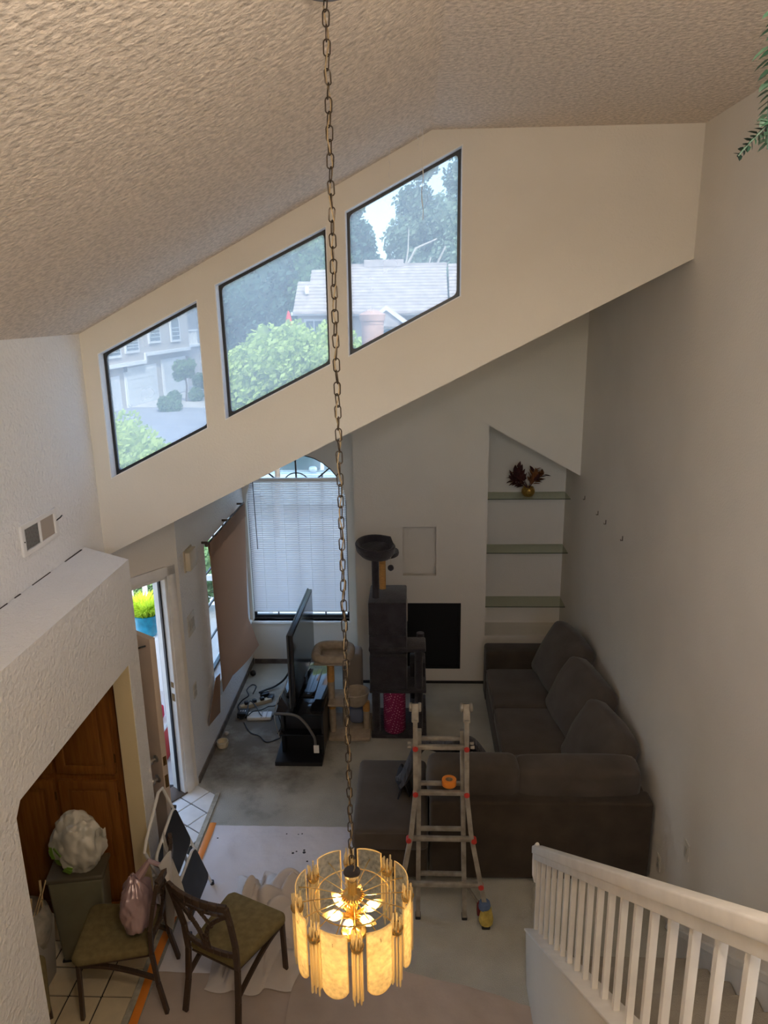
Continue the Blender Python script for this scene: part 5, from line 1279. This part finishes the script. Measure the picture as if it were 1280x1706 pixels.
MB().prism([(-1.5, -1), (-.8, -1)]+[(-1.15+.35*math.cos(t*math.pi/10), 3.0+.35*math.sin(t*math.pi/10)) for t in range(11)], 'y', 33.36, 33.41).build('arched_entry', WGLS, hs)
h2 = thing('house', 'small tiled-roof house end beside the red umbrella in the middle window', 'house', (-4.6, 35, -1))
MB().box(-5.3, -3.95, 35.0, 40, -1, 4.1).build('wall', STUC, h2)
r2_ = MB().box(-5.5, -3.85, 34.45, 34.55, 3.95, 4.1).build('roof', WTRIM, h2); roof(-5.4, -3.92, 34.4, 4.08, 36.4, 5.45, r2_, 9)
roof(-4.85, -3.92, 36.4, 5.4, 37.2, 6.0, r2_, 4)
f_ = MB().box(-5.0, -4.1, 34.95, 35.0, 2.9, 3.8).build('window_frame', WTRIM, h2); MB().box(-4.9, -4.58, 34.92, 34.96, 3.0, 3.7).build('pane', WGLS, f_); MB().box(-4.52, -4.2, 34.92, 34.96, 3.0, 3.7).build('pane', WGLS, f_)
MB().box(-4.95, -4.80, 35.3, 35.5, 4.9, 5.25).build('vent_pipe', WTRIM, h2)
um = thing('patio_umbrella', 'closed red patio umbrella standing before the dark trees', 'umbrella', (-5.38, 33, -1))
MB().lathe([(.05, 2.2), (.22, 3.35), (.17, 3.5), (.11, 3.9), (.05, 4.1), (.01, 4.18)], (-5.38, 33, 0), 12).build('canopy', mat('red_canvas', (.62, .04, .04), .8), um, smooth=True)
MB().tube([(-5.38, 33, -1), (-5.38, 33, 2.4)], .03, 8).build('pole', WTRIM, um)
tc_ = thing('chimney_stack', 'terracotta chimney stack with a capped top below the highest window', 'chimney', (-.76, 14, -1))
MB().lathe([(.17, -1), (.18, 2.6), (.205, 3.98), (.205, 4.0)], (-.76, 14, 0), 20).build('stack', mat('terracotta', (.50, .30, .22), .85, var=.1, vscale=5), tc_, smooth=True)
MB().lathe([(.23, 3.99), (.24, 4.07), (.245, 4.10), (.10, 4.17), (.0, 4.18)], (-.76, 14, 0), 20).build('cap', MATS['terracotta'], tc_, smooth=True)
MB().lathe([(.21, 3.93), (.215, 3.99)], (-.76, 14, 0), 20, cap=False).build('collar', MATS['terracotta'], tc_, smooth=True)
# parked car seen through the fan-light
cr = thing('car', 'silver-blue car parked outside seen through the arched window top', 'car', (-2.7, 19.6, -1))
CARP = mat('car_paint', (.42, .50, .55), .25, metal=.3, coat=.5)
prof = [(-5.0, -.55), (-5.0, -.1), (-4.6, .05), (-3.9, .12), (-3.2, .68), (-1.7, .74), (-.9, .12), (-.2, .05), (-.1, -.55)]
MB().prism([(-5.0, -.75), (-5.0, -.1), (-4.7, .08), (-3.6, .16), (-.9, .14), (-.2, .02), (-.15, -.75)], 'y', 18.9, 20.6).build('body', CARP, cr, bevel=.08, seg=3)
cb = MB().add([(-3.75, 18.95, .14), (-.95, 18.95, .14), (-1.55, 19.15, .72), (-3.1, 19.15, .72), (-3.75, 20.55, .14), (-.95, 20.55, .14), (-1.55, 20.35, .72), (-3.1, 20.35, .72)],
     [(0, 1, 2, 3), (7, 6, 5, 4), (0, 4, 5, 1), (1, 5, 6, 2), (2, 6, 7, 3), (3, 7, 4, 0)]).build('cabin', CARP, cr, bevel=.06, seg=3)
MB().add([(-3.55, 18.965, .19), (-2.45, 18.965, .19), (-2.45, 19.11, .65), (-3.05, 19.11, .65)], [(0, 1, 2, 3)]).build('side_window', WGLS, cb)
MB().add([(-2.35, 18.965, .19), (-1.2, 18.965, .19), (-1.65, 19.11, .65), (-2.35, 19.11, .65)], [(0, 1, 2, 3)]).build('side_window', WGLS, cb)
MB().pillow((-2.62, 18.83, .24), (.22, .14, .16), .6).build('wing_mirror', CARP, cr, smooth=True)
MB().box(-2.42, -2.38, 18.88, 18.9, -.6, .12).build('door_gap', BLACKP, cr); MB().box(-2.75, -2.55, 18.87, 18.9, .0, .03).build('door_handle', CARP, cr)
for x in (-4.2, -1.0): MB().lathe([(.30, -.1), (.31, 0), (.30, .1)], (x, 18.98, -.69), 18, RX(R(90))).build('wheel', BLACKP, cr)
# porch seen through the door
pl = thing('planter', 'glossy blue pot with yellow-green grass on a white porch wall', 'plant', (-3.13, 8.0, .55))
MB().lathe([(.09, .55), (.13, .62), (.155, .74), (.165, .82), (.15, .825), (.14, .78)], (-3.13, 8.0, 0), 24).build('pot', mat('blue_glaze', (.015, .24, .36), .2, var=.25, vscale=12), pl, smooth=True)
gvs = []; gfs = []
rn = random.Random(11)
for _ in range(900):
    a = rn.uniform(0, 6.28); r_ = .14*math.sqrt(rn.random()); p = Vector((-3.13+r_*math.cos(a), 8+r_*math.sin(a), .80)); d = Vector((math.cos(a)*rn.uniform(.0, .9), math.sin(a)*rn.uniform(0, .9), 1)).normalized()*rn.uniform(.16, .30)
    s_ = Vector((-d.y, d.x, 0)).normalized()*.006 if abs(d.x)+abs(d.y) > 1e-4 else Vector((.006, 0, 0)); k = len(gvs)
    tip = p+d+Vector((d.x*.5, d.y*.5, -.05)); gvs += [p-s_, p+s_, p+d*.6+s_, tip, p+d*.6-s_]; gfs.append((k, k+1, k+2, k+3, k+4))
g_ = MB().add(gvs, gfs).build('grass', leafmat('lime_leaf', (.42, .55, .05), .45), pl); g_['kind'] = 'stuff'
pw = tag(MB().box(-3.5, -2.7, 7.85, 8.15, -.10, .55).build('porch_wall', WTRIM), 'low white porch wall carrying the blue pot', 'wall')
po = tag(MB().box(-2.52, -2.36, 6.66, 6.82, -.10, 2.6).build('porch_post', WTRIM, bevel=.01), 'white porch post just outside the front door', 'post')
rg = thing('porch_railing', 'white porch railing behind the blue pot', 'railing', (-3.2, 9.0, -.1))
MB().box(-4.2, -2.3, 8.97, 9.03, .86, .93).build('top_rail', WTRIM, rg)
for k in range(10): MB().box(-4.1+.19*k, -4.05+.19*k, 8.98, 9.02, -.1, .86).build('baluster', WTRIM, rg)
foliage('shrub', 'dark leafy shrub beyond the porch railing', 'shrub', (-3.7, 10.2, -.1), [(-3.9, 10.2, .6, .55, 1), (-3.2, 10.3, .5, .5, 1)], 2200, .06, MG, seed=41)
rc = thing('red_cooler', 'red box with a white lid standing on the porch behind the door', 'cooler', (-2.62, 6.62, -.1))
MB().box(-2.78, -2.46, 6.42, 6.64, -.10, .24).build('body', REDP, rc, bevel=.02)
MB().box(-2.79, -2.45, 6.41, 6.65, .24, .30).build('lid', WHITEP, rc, bevel=.015)
MB().box(-2.74, -2.5, 6.44, 6.62, .30, .44).build('folded_cloth', mat('red_cloth', (.55, .02, .05), .8), rc, bevel=.03)
# fill lamp added out of view, and the mullion of the enlarged back window
lp = thing('fill_lamp', 'unseen warm globe lamp added above the viewer to brighten the rooms', 'lamp', (.35, .45, 4.66))
MB().lathe([(.001, -.16), (.09, -.14), (.15, -.08), (.17, 0), (.12, .07), (.04, .10)], (.35, .45, 4.66), 24).build('globe', mat('fill_glow', (1, .9, .7), .4, emit=((1, .84, .68), FILL_LAMP)), lp, smooth=True)
MB().tube([(.35, .45, 4.75), (.35, .45, 5.245)], .012, 8).build('rod', BRASS, lp)
w6 = struct(bpy.data.objects.new('window_6', None), 'unseen wide loft window behind the viewer, enlarged for more daylight', 'window'); C.objects.link(w6); w6.location = (0, YB, 3)
MB().box(-.3, -.24, YB-.1, YB-.06, 2.75, 4.85).build('mullion', BLACKF, w6)
# portals (sampling aids for the sky light)
portal('portal_back', (-.24, YB-.16, 3.9), (R(90), 0, 0), 3.75, 2.25)
portal('portal_upper', (-.9, YC+.14, 4.12), (R(-90), 0, 0), 2.5, 2.2)
portal('portal_arch', (cxa, YW+.17, 1.75), (R(-90), 0, 0), 1.2, 2.4)
portal('portal_left', (XF-.16, 7.46, 1.33), (0, R(-90), 0), 1.5, 1.55)
